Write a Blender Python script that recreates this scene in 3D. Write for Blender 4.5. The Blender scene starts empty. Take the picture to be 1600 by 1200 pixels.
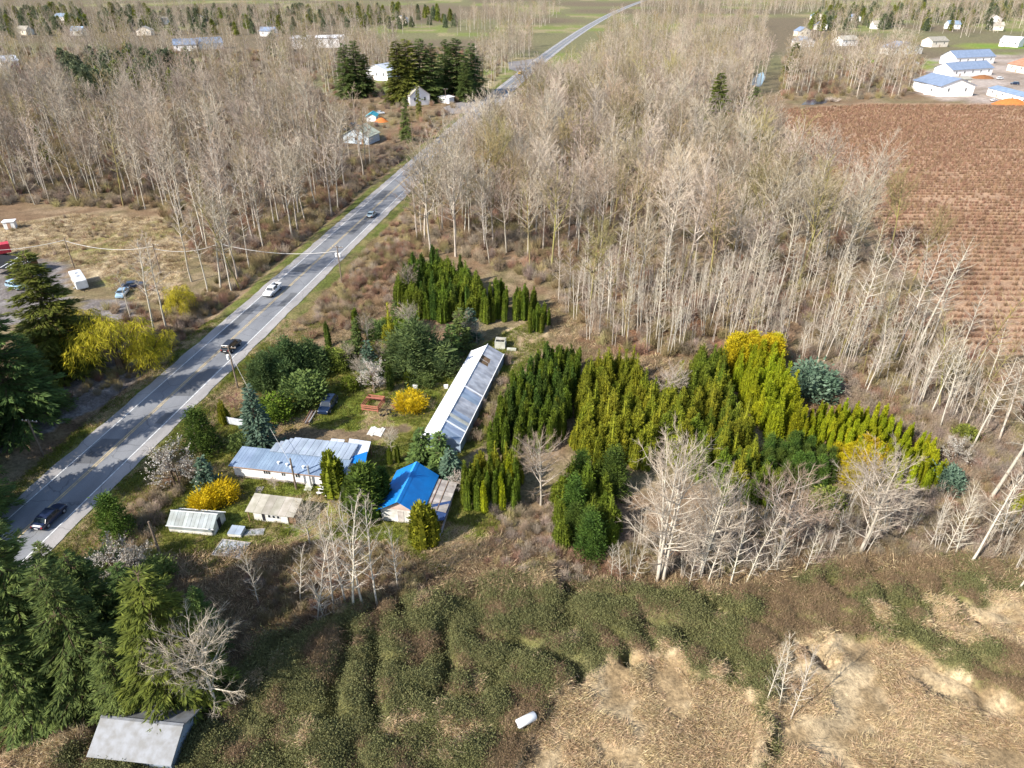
import bpy, math, random
import numpy as np
from mathutils import Vector, Matrix

# ------------------------------------------------------------------ camera
SC = bpy.context.scene
COL = SC.collection
CAM_H, FPX, PITCH = 60.0, 1081.0, math.radians(31.0)
cam_d = bpy.data.cameras.new('camera')
cam_d.sensor_fit = 'HORIZONTAL'
cam_d.angle = 2 * math.atan(800.0 / FPX)
cam_d.clip_start = 1.0
cam_d.clip_end = 12000.0
cam = bpy.data.objects.new('camera', cam_d)
COL.objects.link(cam)
cam.location = (0, 0, CAM_H)
cam.rotation_euler = (math.pi / 2 - PITCH, 0, 0)
SC.camera = cam

# ------------------------------------------------------------------ sky, sun, exposure
SUN_AZ = math.atan2(-0.80, -0.60)
SUN_EL = math.radians(37.0)
world = bpy.data.worlds.new('World')
SC.world = world
world.use_nodes = True
wn = world.node_tree.nodes
sky = wn.new('ShaderNodeTexSky')
sky.sky_type = 'NISHITA'
sky.sun_disc = False
sky.sun_elevation = SUN_EL
sky.sun_rotation = SUN_AZ
sky.altitude = 60
wn['Background'].inputs['Strength'].default_value = 0.13
world.node_tree.links.new(sky.outputs[0], wn['Background'].inputs['Color'])
sun_d = bpy.data.lights.new('sun', 'SUN')
sun_d.energy = 4.6
sun_d.angle = math.radians(0.53)
sun_d.color = (1.0, 0.94, 0.84)
sun = bpy.data.objects.new('sun', sun_d)
COL.objects.link(sun)
sv = Vector((math.sin(SUN_AZ) * math.cos(SUN_EL), math.cos(SUN_AZ) * math.cos(SUN_EL), math.sin(SUN_EL)))
sun.rotation_euler = (-sv).to_track_quat('-Z', 'Y').to_euler()
SC.view_settings.view_transform = 'Standard'
SC.view_settings.look = 'None'
SC.view_settings.gamma = 1.0
SC.view_settings.use_curve_mapping = False
SC.view_settings.exposure = 0.98
try:
    SC.cycles.max_bounces = 5
    SC.cycles.diffuse_bounces = 2
    SC.cycles.transparent_max_bounces = 8
except Exception:
    pass

# ------------------------------------------------------------------ helpers
RNG = np.random.default_rng(7)
random.seed(7)
SP, CP = math.sin(PITCH), math.cos(PITCH)


def G(x, y, z=0.0):
    """ground position of a point of the photograph (1600 x 1200), at height z"""
    u, v = (x - 800.0) / FPX, (600.0 - y) / FPX
    t = (CAM_H - z) / (SP - v * CP)
    return (u * t, (CP + v * SP) * t)


def Hgt(bx, by, ty):
    """height of a thing whose foot is seen at (bx, by) and whose top at row ty"""
    Y = G(bx, by)[1]
    v = (600.0 - ty) / FPX
    return CAM_H - (Y * SP - v * Y * CP) / (CP + v * SP)


def poly(pts):
    return np.array([G(*p) for p in pts])


def inside(P, x, y):
    x = np.asarray(x, float); y = np.asarray(y, float)
    r = np.zeros(x.shape, bool)
    n = len(P)
    for i in range(n):
        x0, y0 = P[i]; x1, y1 = P[(i + 1) % n]
        c = ((y0 > y) != (y1 > y))
        with np.errstate(divide='ignore', invalid='ignore'):
            xi = (x1 - x0) * (y - y0) / (y1 - y0 if y1 != y0 else 1e-9) + x0
        r ^= (c & (x < xi))
    return r


_LAT = np.random.default_rng(11).random((256, 256))


def vnoise(x, y, s=0):
    x = np.asarray(x, float) + s * 17.31; y = np.asarray(y, float) + s * 9.73
    ix = np.floor(x).astype(int); iy = np.floor(y).astype(int)
    fx = x - ix; fy = y - iy
    fx = fx * fx * (3 - 2 * fx); fy = fy * fy * (3 - 2 * fy)
    a = _LAT[ix & 255, iy & 255]; b = _LAT[(ix + 1) & 255, iy & 255]
    c = _LAT[ix & 255, (iy + 1) & 255]; d = _LAT[(ix + 1) & 255, (iy + 1) & 255]
    return (a * (1 - fx) + b * fx) * (1 - fy) + (c * (1 - fx) + d * fx) * fy


def fbm(x, y, s=0, o=4):
    r = 0; a = 0.5; f = 1.0
    for k in range(o):
        r = r + a * vnoise(x * f, y * f, s + k * 3)
        a *= 0.5; f *= 2.03
    return r / (1 - 0.5 ** o)


def sstep(a, b, x):
    t = np.clip((x - a) / (b - a), 0, 1)
    return t * t * (3 - 2 * t)


# road centre line
def road_x(Y):
    Y = np.asarray(Y, float)
    return -59.7 + 0.151 * (Y - 70.8) + np.where(Y > 250, 4.6e-5 * (Y - 250) ** 2, 0)


def road_d(x, y):
    return (np.asarray(x, float) - road_x(y)) * 0.988


# ---- mesh builder
class MB:
    def __init__(s):
        s.v = []; s.f = []; s.n = 0

    def add(s, V, F, m=0):
        V = np.asarray(V, float).reshape(-1, 3)
        F = np.asarray(F, int)
        s.v.append(V); s.f.append((F + s.n, m)); s.n += len(V)

    def quad(s, a, b, c, d, m=0):
        s.add([a, b, c, d], [[0, 1, 2, 3]], m)

    def box(s, x0, y0, z0, x1, y1, z1, m=0):
        V = [(x, y, z) for z in (z0, z1) for y in (y0, y1) for x in (x0, x1)]
        s.add(V, [[0, 2, 3, 1], [4, 5, 7, 6], [0, 1, 5, 4], [2, 6, 7, 3], [0, 4, 6, 2], [1, 3, 7, 5]], m)

    def hexa(s, P, m=0):
        """8 corners: bottom ring 0-3, top ring 4-7"""
        s.add(P, [[3, 2, 1, 0], [4, 5, 6, 7], [0, 1, 5, 4], [1, 2, 6, 5], [2, 3, 7, 6], [3, 0, 4, 7]], m)

    def slab(s, a, b, c, d, t, m=0):
        """a tilted sheet a-b-c-d with thickness t downwards"""
        A = [np.array(p, float) for p in (a, b, c, d)]
        n = np.cross(A[1] - A[0], A[3] - A[0]); n /= np.linalg.norm(n)
        if n[2] < 0: n = -n
        s.hexa([p - n * t for p in A] + A, m)

    def tube(s, pts, rad, k=5, m=0, cap=True):
        pts = np.asarray(pts, float); n = len(pts)
        rad = np.broadcast_to(np.asarray(rad, float), (n,))
        T = np.gradient(pts, axis=0)
        T /= np.linalg.norm(T, axis=1)[:, None] + 1e-9
        ref = np.array([1.0, 0, 0]) if abs(T[0][0]) < 0.8 else np.array([0, 1.0, 0])
        A = np.cross(T, ref); A /= np.linalg.norm(A, axis=1)[:, None] + 1e-9
        B = np.cross(T, A)
        th = np.arange(k) * 2 * math.pi / k
        V = pts[:, None, :] + rad[:, None, None] * (np.cos(th)[None, :, None] * A[:, None, :] + np.sin(th)[None, :, None] * B[:, None, :])
        i = np.arange(n - 1)[:, None] * k; j = np.arange(k)[None, :]; j2 = (j + 1) % k
        F = np.stack([i + j, i + j2, i + k + j2, i + k + j], -1).reshape(-1, 4)
        s.add(V.reshape(-1, 3), F, m)
        if cap:
            s.add(V[-1], [list(range(k))] if k > 4 else [list(range(k))], m)

    def twigs(s, P0, P1, r, m=0):
        """three sided tapering twigs"""
        P0 = np.asarray(P0, float); P1 = np.asarray(P1, float); N = len(P0)
        if N == 0: return
        r = np.broadcast_to(np.asarray(r, float), (N,))
        T = P1 - P0; T = T / (np.linalg.norm(T, axis=1)[:, None] + 1e-9)
        ref = np.where(np.abs(T[:, :1]) < 0.8, np.array([[1.0, 0, 0]]), np.array([[0, 1.0, 0]]))
        A = np.cross(T, ref); A /= np.linalg.norm(A, axis=1)[:, None] + 1e-9
        B = np.cross(T, A)
        V = np.empty((N, 4, 3))
        for q in range(3):
            th = q * 2.0944
            V[:, q] = P0 + r[:, None] * (math.cos(th) * A + math.sin(th) * B)
        V[:, 3] = P1
        b = np.arange(N)[:, None] * 4
        F = np.concatenate([b + np.array([[0, 1, 3]]), b + np.array([[1, 2, 3]]), b + np.array([[2, 0, 3]])])
        s.add(V.reshape(-1, 3), F, m)

    def blades(s, C, D, W, L, wd, m=0):
        """leaf sprays: pointed four cornered blades; D long axis, W width axis"""
        C = np.asarray(C, float); N = len(C)
        if N == 0: return
        L = np.broadcast_to(np.asarray(L, float), (N,))[:, None]
        wd = np.broadcast_to(np.asarray(wd, float), (N,))[:, None]
        D = D / (np.linalg.norm(D, axis=1)[:, None] + 1e-9)
        W = W - D * np.sum(W * D, 1)[:, None]
        W = W / (np.linalg.norm(W, axis=1)[:, None] + 1e-9)
        V = np.empty((N, 4, 3))
        V[:, 0] = C; V[:, 1] = C + D * L * 0.45 + W * wd; V[:, 2] = C + D * L; V[:, 3] = C + D * L * 0.45 - W * wd
        F = np.arange(N)[:, None] * 4 + np.array([[0, 1, 2, 3]])
        s.add(V.reshape(-1, 3), F, m)

    def mesh(s, name, mats, smooth=False):
        me = bpy.data.meshes.new(name)
        if not s.v: return me
        V = np.concatenate(s.v)
        me.vertices.add(len(V)); me.vertices.foreach_set('co', V.astype(np.float32).ravel())
        ls = []; lt = []; mi = []
        for F, m in s.f:
            ls.append(F.ravel()); lt.append(np.full(len(F), F.shape[1])); mi.append(np.full(len(F), m))
        ls = np.concatenate(ls); lt = np.concatenate(lt); mi = np.concatenate(mi)
        me.loops.add(len(ls)); me.loops.foreach_set('vertex_index', ls.astype(np.int32))
        me.polygons.add(len(lt))
        st = np.concatenate([[0], np.cumsum(lt)[:-1]])
        me.polygons.foreach_set('loop_start', st.astype(np.int32))
        me.polygons.foreach_set('material_index', mi.astype(np.int32))
        if not isinstance(mats, (list, tuple)): mats = [mats]
        for m in mats: me.materials.append(m)
        me.polygons.foreach_set('use_smooth', np.full(len(lt), bool(smooth)))
        me.update(calc_edges=True)
        return me

    def build(s, name, mats, parent=None, smooth=False):
        return obj(name, s.mesh(name, mats, smooth), parent)


def obj(name, me, parent=None):
    o = bpy.data.objects.new(name, me)
    COL.objects.link(o)
    if parent is not None: o.parent = parent
    return o


def tag(o, label=None, cat=None, group=None, kind=None):
    if label: o['label'] = label
    if cat: o['category'] = cat
    if group: o['group'] = group
    if kind: o['kind'] = kind
    return o


def empty(name, loc, rz=0.0, label=None, cat=None, group=None):
    o = bpy.data.objects.new(name, None)
    o.empty_display_size = 0.3
    COL.objects.link(o)
    o.location = loc; o.rotation_euler = (0, 0, rz)
    return tag(o, label, cat, group)


def part(name, mat, parent, fn, smooth=False):
    m = MB(); fn(m)
    return m.build(name, mat, parent, smooth)


def box_part(name, mat, parent, x0, y0, z0, x1, y1, z1):
    m = MB(); m.box(x0, y0, z0, x1, y1, z1)
    return m.build(name, mat, parent)


# ---- materials
def nmat(name, col, rough=0.85, spec=0.3, var=None, scale=3.0, isl=0.0, orand=0.0, col2=None, bump=0.0, metal=0.0, detail=5.0, objspace=True, stretch=None, subs=None):
    """principled material: col, mixed with col2 by noise, brightness varied per piece (isl) and per object (orand)"""
    m = bpy.data.materials.new(name); m.use_nodes = True
    nt = m.node_tree; N = nt.nodes; Lk = nt.links
    b = N['Principled BSDF']
    b.inputs['Roughness'].default_value = rough
    b.inputs['Specular IOR Level'].default_value = spec
    b.inputs['Metallic'].default_value = metal
    c4 = lambda c: (c[0], c[1], c[2], 1)
    tc = N.new('ShaderNodeTexCoord')
    vec = tc.outputs['Object' if objspace else 'Generated']
    if stretch:
        mp = N.new('ShaderNodeMapping'); mp.inputs['Scale'].default_value = stretch
        Lk.new(vec, mp.inputs['Vector']); vec = mp.outputs[0]
    nz = N.new('ShaderNodeTexNoise'); nz.inputs['Scale'].default_value = scale; nz.inputs['Detail'].default_value = detail
    Lk.new(vec, nz.inputs['Vector'])
    if col2 is None: col2 = tuple(c * 0.6 for c in col)
    mx = N.new('ShaderNodeMix'); mx.data_type = 'RGBA'
    mx.inputs['A'].default_value = c4(col2); mx.inputs['B'].default_value = c4(col)
    rp = N.new('ShaderNodeMapRange'); rp.inputs['From Min'].default_value = 0.36; rp.inputs['From Max'].default_value = 0.64
    Lk.new(nz.outputs['Fac'], rp.inputs['Value']); Lk.new(rp.outputs[0], mx.inputs['Factor'])
    out = mx.outputs['Result']
    if isl or orand:
        hs = N.new('ShaderNodeHueSaturation')
        ad = None
        if isl:
            ge = N.new('ShaderNodeNewGeometry')
            mr = N.new('ShaderNodeMapRange'); mr.inputs['To Min'].default_value = 1 - isl; mr.inputs['To Max'].default_value = 1 + isl
            Lk.new(ge.outputs['Random Per Island'], mr.inputs['Value']); ad = mr.outputs[0]
        if orand:
            oi = N.new('ShaderNodeObjectInfo')
            mr2 = N.new('ShaderNodeMapRange'); mr2.inputs['To Min'].default_value = 1 - orand; mr2.inputs['To Max'].default_value = 1 + orand
            Lk.new(oi.outputs['Random'], mr2.inputs['Value'])
            mr3 = N.new('ShaderNodeMapRange'); mr3.inputs['To Min'].default_value = 0.5 - 0.035 * orand * 3; mr3.inputs['To Max'].default_value = 0.5 + 0.02 * orand * 3
            wr = N.new('ShaderNodeMath'); wr.operation = 'FRACT'
            mu = N.new('ShaderNodeMath'); mu.operation = 'MULTIPLY'; mu.inputs[1].default_value = 7.31
            Lk.new(oi.outputs['Random'], mu.inputs[0]); Lk.new(mu.outputs[0], wr.inputs[0]); Lk.new(wr.outputs[0], mr3.inputs['Value'])
            Lk.new(mr3.outputs[0], hs.inputs['Hue'])
            if ad is None: ad = mr2.outputs[0]
            else:
                mm = N.new('ShaderNodeMath'); mm.operation = 'MULTIPLY'
                Lk.new(ad, mm.inputs[0]); Lk.new(mr2.outputs[0], mm.inputs[1]); ad = mm.outputs[0]
        Lk.new(ad, hs.inputs['Value']); Lk.new(out, hs.inputs['Color']); out = hs.outputs[0]
    Lk.new(out, b.inputs['Base Color'])
    if bump:
        bp = N.new('ShaderNodeBump'); bp.inputs['Strength'].default_value = bump; bp.inputs['Distance'].default_value = 0.1
        Lk.new(nz.outputs['Fac'], bp.inputs['Height']); Lk.new(bp.outputs[0], b.inputs['Normal'])
    return m


def plain(name, col, rough=0.5, spec=0.4, metal=0.0):
    return nmat(name, col, rough, spec, scale=1.3, col2=tuple(c * 0.82 for c in col), metal=metal)
# ------------------------------------------------------------------ ground
Z_YARD = poly([(330, 660), (440, 620), (540, 560), (640, 560), (700, 570), (745, 545), (830, 500), (860, 540), (790, 600), (760, 690), (715, 720), (720, 790), (800, 800), (760, 870), (690, 900), (600, 850), (420, 850), (330, 900), (250, 900), (180, 880), (290, 740)])
Z_FIELD = poly([(1205, 172), (1400, 160), (1700, 168), (1900, 175), (1750, 560), (1600, 550), (1510, 543), (1425, 430), (1330, 310)])
Z_MEADOW = poly([(-120, 348), (0, 352), (120, 335), (250, 340), (300, 400), (270, 470), (190, 470), (140, 420), (60, 400), (-120, 392)])
Z_DRY = [poly(p) for p in (
    [(800, 1230), (840, 1130), (900, 1075), (985, 1020), (1050, 1020), (1090, 1060), (1170, 1085), (1180, 1140), (1170, 1240)],
    [(1210, 1030), (1290, 995), (1400, 1000), (1480, 1060), (1560, 1100), (1650, 1130), (1700, 1240), (1180, 1240)],
    [(1480, 960), (1700, 930), (1700, 1080), (1560, 1010)],
    [(650, 860), (760, 830), (800, 880), (700, 905)],
    [(795, 515), (850, 500), (870, 545), (800, 575)],
    [(-200, 1210), (0, 1120), (80, 1060), (130, 1160), (60, 1260)])]
Z_BRAMBLE = poly([(-200, 1260), (360, 1100), (420, 1000), (600, 940), (830, 900), (960, 925), (1130, 930), (1240, 910), (1350, 880), (1480, 880), (1800, 900), (1900, 1300), (-200, 1300)])
Z_GRAVEL = [poly(p) for p in (
    [(105, 600), (175, 560), (235, 560), (215, 590), (160, 625), (60, 680), (-80, 740), (-80, 690), (60, 640)],
    [(130, 470), (200, 468), (215, 490), (180, 500), (130, 492)],
    [(-60, 430), (60, 400), (100, 410), (110, 470), (60, 500), (-60, 520)])]
Z_DRIVE = [poly(p) for p in (
    [(360, 690), (470, 668), (560, 672), (640, 660), (650, 672), (560, 694), (500, 705), (430, 700), (370, 706)],
    [(690, 148), (750, 150), (800, 150), (790, 163), (700, 172)])]
Z_RED = [poly(p) for p in (
    [(1230, 600), (1330, 560), (1420, 600), (1480, 660), (1450, 700), (1390, 650), (1260, 640)],
    [(800, 820), (900, 840), (960, 890), (940, 960), (820, 930), (770, 880)],
    [(900, 470), (1000, 440), (1120, 480), (1130, 550), (1020, 560), (900, 540)],
    [(520, 440), (640, 360), (680, 390), (620, 440), (540, 480)])]
Z_FARYARD = poly([(1440, 150), (1440, 105), (1480, 88), (1620, 84), (1640, 160), (1560, 166)])
Z_FARLAWN = [poly(p) for p in (
    [(1425, 90), (1465, 92), (1470, 108), (1430, 110)], [(1490, 66), (1600, 66), (1640, 78), (1500, 76)],
    [(290, 84), (335, 80), (335, 94), (300, 96)], [(1300, 85), (1380, 88), (1380, 100), (1300, 98)])]


CREASES = [[G(*p) for p in l] for l in (
    [(585, 1000), (592, 1030), (582, 1090), (590, 1140)], [(545, 1000), (535, 1050), (515, 1140)], [(622, 945), (632, 975)],
    [(728, 1002), (760, 1012), (800, 1018), (850, 1033), (895, 1045), (903, 1068)], [(865, 912), (880, 932), (935, 942), (978, 943)],
    [(958, 998), (985, 1032)], [(1080, 925), (1100, 960), (1130, 968), (1178, 982)], [(1287, 915), (1300, 935), (1320, 946)],
    [(1350, 918), (1375, 925), (1380, 955), (1405, 967)], [(1365, 895), (1410, 903), (1455, 903), (1462, 912), (1502, 908)],
    [(1462, 912), (1480, 945), (1500, 965), (1535, 978)], [(1408, 955), (1440, 960), (1452, 972)],
    [(1460, 995), (1490, 1020), (1520, 1045), (1570, 1065), (1620, 1085)], [(1248, 1003), (1280, 1020), (1292, 1035)], [(1448, 1075), (1488, 1092)],
    [(690, 985), (700, 1040), (690, 1090)], [(430, 1020), (480, 990), (520, 960)], [(660, 1095), (720, 1105), (760, 1090)], [(1000, 975), (1050, 985), (1075, 1010)])]


def crease_d(x, y):
    """distance to the nearest hollow between the bramble mounds"""
    x = np.asarray(x, float) + 0.9 * (fbm(np.asarray(x) / 1.5, np.asarray(y) / 1.5, 61, 2) - 0.5); y = np.asarray(y, float)
    D = np.full(x.shape, 99.0)
    for L in CREASES:
        for (x0, y0), (x1, y1) in zip(L[:-1], L[1:]):
            dx, dy = x1 - x0, y1 - y0
            t = np.clip(((x - x0) * dx + (y - y0) * dy) / (dx * dx + dy * dy), 0, 1)
            D = np.minimum(D, np.hypot(x - x0 - t * dx, y - y0 - t * dy))
    return D


def height(x, y):
    x = np.asarray(x, float); y = np.asarray(y, float)
    d = road_d(x, y)
    near = 1 - sstep(150, 420, y)
    h = 0.25 * (fbm(x / 14, y / 14, 1) - 0.5) * 2
    h = h * sstep(7, 13, np.abs(d))
    # shallow ditches beside the road
    h = h - 0.75 * np.exp(-((d + 10.3) / 1.9) ** 2) - 0.35 * np.exp(-((d - 9.2) / 1.5) ** 2)
    h = h * near
    # bramble mounds with narrow hollows between them
    wx = x + 3.0 * (fbm(x / 6, y / 6, 31) - 0.5); wy = y + 3.0 * (fbm(x / 6, y / 6, 37) - 0.5)
    br = inside(Z_BRAMBLE, wx, wy) & (y < 75)
    b1 = np.abs(fbm(wx / 7.5, wy / 5.5, 5, 3) - 0.5) * 2
    b2 = np.abs(fbm(wx / 3.1, wy / 2.6, 9, 2) - 0.5) * 2
    mound = 1.75 * np.minimum(b1 * 3.2, 1.0) ** 0.8 + 0.45 * np.minimum(b2 * 3, 1)
    dry = np.zeros(x.shape)
    for P in Z_DRY[:3]: dry = np.maximum(dry, inside(P, wx, wy))
    h = h + np.where(br, mound * (0.85 - 0.6 * dry) - 0.2, 0)
    if np.any(y < 75):
        cd = crease_d(x, y)
        h = h - np.where(y < 75, 2.0 * np.exp(-(cd / 0.62) ** 2) - 0.5 * np.exp(-((cd - 1.6) / 0.9) ** 2), 0)
    return h


def zone_colour(x, y):
    n1 = fbm(x / 9, y / 9, 2); n2 = fbm(x / 2.2, y / 2.2, 4, 3); n3 = fbm(x / 30, y / 30, 8)
    wx = x + 4.0 * (fbm(x / 4, y / 4, 12) - 0.5); wy = y + 4.0 * (fbm(x / 4, y / 4, 14) - 0.5)
    wx2 = x + 1.4 * (fbm(x / 1.6, y / 1.6, 12) - 0.5); wy2 = y + 1.4 * (fbm(x / 1.6, y / 1.6, 14) - 0.5)
    c = lambda *a: np.array(a)
    t = sstep(0.36, 0.64, n1)[..., None]
    C = c(0.165, 0.108, 0.065) * (1 - t) + c(0.155, 0.125, 0.065) * t
    t = sstep(0.45, 0.7, n2)[..., None]
    C = C * (1 - 0.6 * t) + c(0.26, 0.195, 0.125) * 0.6 * t

    def put(mask, A, B, nz, lo=0.4, hi=0.6, amt=1.0):
        nonlocal C
        t = sstep(lo, hi, nz)[..., None]
        D = c(*A) * (1 - t) + c(*B) * t
        C = np.where(mask[..., None], C * (1 - amt) + D * amt, C)
    # far country in strips of pasture, wood and plots
    far = y > 420
    cell = vnoise(x / 90, y / 120, 21)
    put(far, (0.14, 0.11, 0.07), (0.15, 0.14, 0.07), cell, 0.35, 0.65)
    put(far & (cell > 0.70), (0.15, 0.17, 0.05), (0.24, 0.20, 0.11), n3, 0.4, 0.6)
    for P in Z_RED: put(inside(P, wx, wy), (0.20, 0.105, 0.06), (0.15, 0.10, 0.06), n2)
    put(inside(Z_MEADOW, wx, wy), (0.43, 0.345, 0.22), (0.33, 0.26, 0.15), n2)
    put(inside(Z_MEADOW, wx, wy) & (n1 > 0.58), (0.20, 0.19, 0.06), (0.34, 0.27, 0.15), n2)
    yard = inside(Z_YARD, wx, wy)
    put(yard, (0.14, 0.17, 0.03), (0.20, 0.185, 0.05), n1, 0.38, 0.62)
    put(yard & (n2 > 0.6), (0.22, 0.18, 0.08), (0.16, 0.12, 0.05), n1)
    br = inside(Z_BRAMBLE, wx, wy) & (y < 75)
    put(br, (0.12, 0.11, 0.05), (0.14, 0.135, 0.05), n2)
    for P in Z_DRY: put(inside(P, wx, wy), (0.37, 0.285, 0.175), (0.25, 0.18, 0.10), n2)
    d = road_d(x, y)
    vg = (np.abs(d) > 5.0) & (np.abs(d) < 8.4 + 2.0 * (n1 - 0.5)) & (y < 480)
    put(vg, (0.105, 0.12, 0.03), (0.17, 0.145, 0.06), n2, 0.4, 0.65)
    bank = (d > 7.5) & (d < 16) & (y > 60) & (y < 200) & ~vg & ~yard
    put(bank, (0.20, 0.15, 0.075), (0.15, 0.105, 0.055), n2)
    for P in Z_GRAVEL: put(inside(P, wx2, wy2), (0.21, 0.19, 0.18), (0.15, 0.13, 0.12), n2)
    for P in Z_DRIVE: put(inside(P, wx2, wy2), (0.16, 0.115, 0.07), (0.12, 0.09, 0.055), n2)
    put(inside(Z_FIELD, x + 9 * (fbm(x / 12, y / 12, 78) - 0.5), y + 9 * (fbm(x / 12, y / 12, 79) - 0.5)), (0.33, 0.215, 0.138), (0.275, 0.175, 0.11), n1)
    put(inside(Z_FARYARD, wx, wy), (0.36, 0.30, 0.26), (0.24, 0.19, 0.15), n1)
    for P in Z_FARLAWN: put(inside(P, x, y), (0.13, 0.20, 0.03), (0.18, 0.20, 0.05), n1)
    return C


def axis(fine0, fine1, step, lo, hi, g):
    a = list(np.arange(fine0, fine1, step))
    s = step; v = fine1
    while v < hi:
        a.append(v); s *= g; v += s
    a.append(hi)
    s = step; v = fine0; b = []
    while v > lo:
        s *= g; v -= s; b.append(v)
    return np.array(b[::-1] + a)


xs = axis(-72, 72, 0.62, -4200, 4200, 1.055)
ys = axis(30, 112, 0.62, -150, 9000, 1.03)
GX, GY = np.meshgrid(xs, ys, indexing='ij')
GZ = height(GX, GY) - 0.06
nx, ny = GX.shape
gm = MB()
i = np.arange(nx - 1)[:, None] * ny; j = np.arange(ny - 1)[None, :]
F = np.stack([i + j, i + ny + j, i + ny + j + 1, i + j + 1], -1).reshape(-1, 4)
gm.add(np.stack([GX, GY, GZ], -1).reshape(-1, 3), F)


def ground_material():
    m = bpy.data.materials.new('ground_cover'); m.use_nodes = True
    nt = m.node_tree; N = nt.nodes; L = nt.links
    b = N['Principled BSDF']; b.inputs['Roughness'].default_value = 0.95; b.inputs['Specular IOR Level'].default_value = 0.1
    at = N.new('ShaderNodeAttribute'); at.attribute_name = 'cover'
    tc = N.new('ShaderNodeTexCoord')
    n1 = N.new('ShaderNodeTexNoise'); n1.inputs['Scale'].default_value = 2.2; n1.inputs['Detail'].default_value = 8; n1.inputs['Roughness'].default_value = 0.72
    n2 = N.new('ShaderNodeTexNoise'); n2.inputs['Scale'].default_value = 0.35; n2.inputs['Detail'].default_value = 5
    L.new(tc.outputs['Object'], n1.inputs['Vector']); L.new(tc.outputs['Object'], n2.inputs['Vector'])
    r1 = N.new('ShaderNodeMapRange'); r1.inputs['From Min'].default_value = 0.3; r1.inputs['From Max'].default_value = 0.7; r1.inputs['To Min'].default_value = 0.45; r1.inputs['To Max'].default_value = 1.6
    r2 = N.new('ShaderNodeMapRange'); r2.inputs['From Min'].default_value = 0.3; r2.inputs['From Max'].default_value = 0.7; r2.inputs['To Min'].default_value = 0.75; r2.inputs['To Max'].default_value = 1.25
    L.new(n1.outputs['Fac'], r1.inputs['Value']); L.new(n2.outputs['Fac'], r2.inputs['Value'])
    mu = N.new('ShaderNodeMath'); mu.operation = 'MULTIPLY'; L.new(r1.outputs[0], mu.inputs[0]); L.new(r2.outputs[0], mu.inputs[1])
    hs = N.new('ShaderNodeHueSaturation'); L.new(at.outputs['Color'], hs.inputs['Color']); L.new(mu.outputs[0], hs.inputs['Value'])
    L.new(hs.outputs[0], b.inputs['Base Color'])
    bp = N.new('ShaderNodeBump'); bp.inputs['Strength'].default_value = 0.8; bp.inputs['Distance'].default_value = 0.25
    L.new(n1.outputs['Fac'], bp.inputs['Height']); L.new(bp.outputs[0], b.inputs['Normal'])
    return m


M_ground = ground_material()
gme = gm.mesh('ground', M_ground, smooth=True)
ca = gme.color_attributes.new('cover', 'FLOAT_COLOR', 'POINT')
cc = np.concatenate([zone_colour(GX, GY), np.ones((nx, ny, 1))], -1)
ca.data.foreach_set('color', cc.astype(np.float32).ravel())
tag(obj('ground', gme), kind='structure')


def hz(x, y):
    return float(height(np.array([x]), np.array([y]))[0]) - 0.06


# ------------------------------------------------------------------ road
def asphalt(name, c1, c2, edge=False):
    m = nmat(name, c1, 0.85, 0.25, scale=0.35, col2=c2, detail=9, stretch=(1, 0.35, 1))
    nt = m.node_tree; N = nt.nodes; L = nt.links
    b = N['Principled BSDF']
    src = b.inputs['Base Color'].links[0].from_socket
    tc = N.new('ShaderNodeTexCoord')
    # cracks and tar seams
    vo = N.new('ShaderNodeTexVoronoi'); vo.feature = 'DISTANCE_TO_EDGE'; vo.inputs['Scale'].default_value = 0.17
    nz = N.new('ShaderNodeTexNoise'); nz.inputs['Scale'].default_value = 0.8; nz.inputs['Detail'].default_value = 6
    ad = N.new('ShaderNodeMixRGB'); ad.blend_type = 'ADD'; ad.inputs[0].default_value = 1.0
    L.new(tc.outputs['Object'], nz.inputs['Vector']); L.new(tc.outputs['Object'], ad.inputs[1]); L.new(nz.outputs['Color'], ad.inputs[2])
    L.new(ad.outputs[0], vo.inputs['Vector'])
    r = N.new('ShaderNodeMapRange'); r.inputs['From Max'].default_value = 0.012; r.inputs['To Min'].default_value = 0.6; r.inputs['To Max'].default_value = 1.0
    L.new(vo.outputs['Distance'], r.inputs['Value'])
    fn = N.new('ShaderNodeTexNoise'); fn.inputs['Scale'].default_value = 9; fn.inputs['Detail'].default_value = 4
    L.new(tc.outputs['Object'], fn.inputs['Vector'])
    r2 = N.new('ShaderNodeMapRange'); r2.inputs['From Min'].default_value = 0.3; r2.inputs['From Max'].default_value = 0.7; r2.inputs['To Min'].default_value = 0.88; r2.inputs['To Max'].default_value = 1.12
    L.new(fn.outputs['Fac'], r2.inputs['Value'])
    mu = N.new('ShaderNodeMath'); mu.operation = 'MULTIPLY'; L.new(r.outputs[0], mu.inputs[0]); L.new(r2.outputs[0], mu.inputs[1])
    hs = N.new('ShaderNodeHueSaturation'); L.new(src, hs.inputs['Color']); L.new(mu.outputs[0], hs.inputs['Value'])
    L.new(hs.outputs[0], b.inputs['Base Color'])
    return m


M_lane = asphalt('worn_asphalt', (0.205, 0.21, 0.222), (0.155, 0.16, 0.172))
M_shoulder = asphalt('pale_shoulder', (0.335, 0.315, 0.305), (0.24, 0.228, 0.222))
M_white = nmat('white_road_paint', (0.72, 0.72, 0.70), 0.7, 0.2, scale=2.0, col2=(0.42, 0.42, 0.42))
M_yellow = nmat('yellow_road_paint', (0.50, 0.38, 0.19), 0.7, 0.2, scale=1.1, col2=(0.30, 0.25, 0.17))

RY = np.concatenate([np.arange(-40, 250, 4.0), np.arange(250, 900, 12.0), np.arange(900, 6000, 60.0)])


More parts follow.
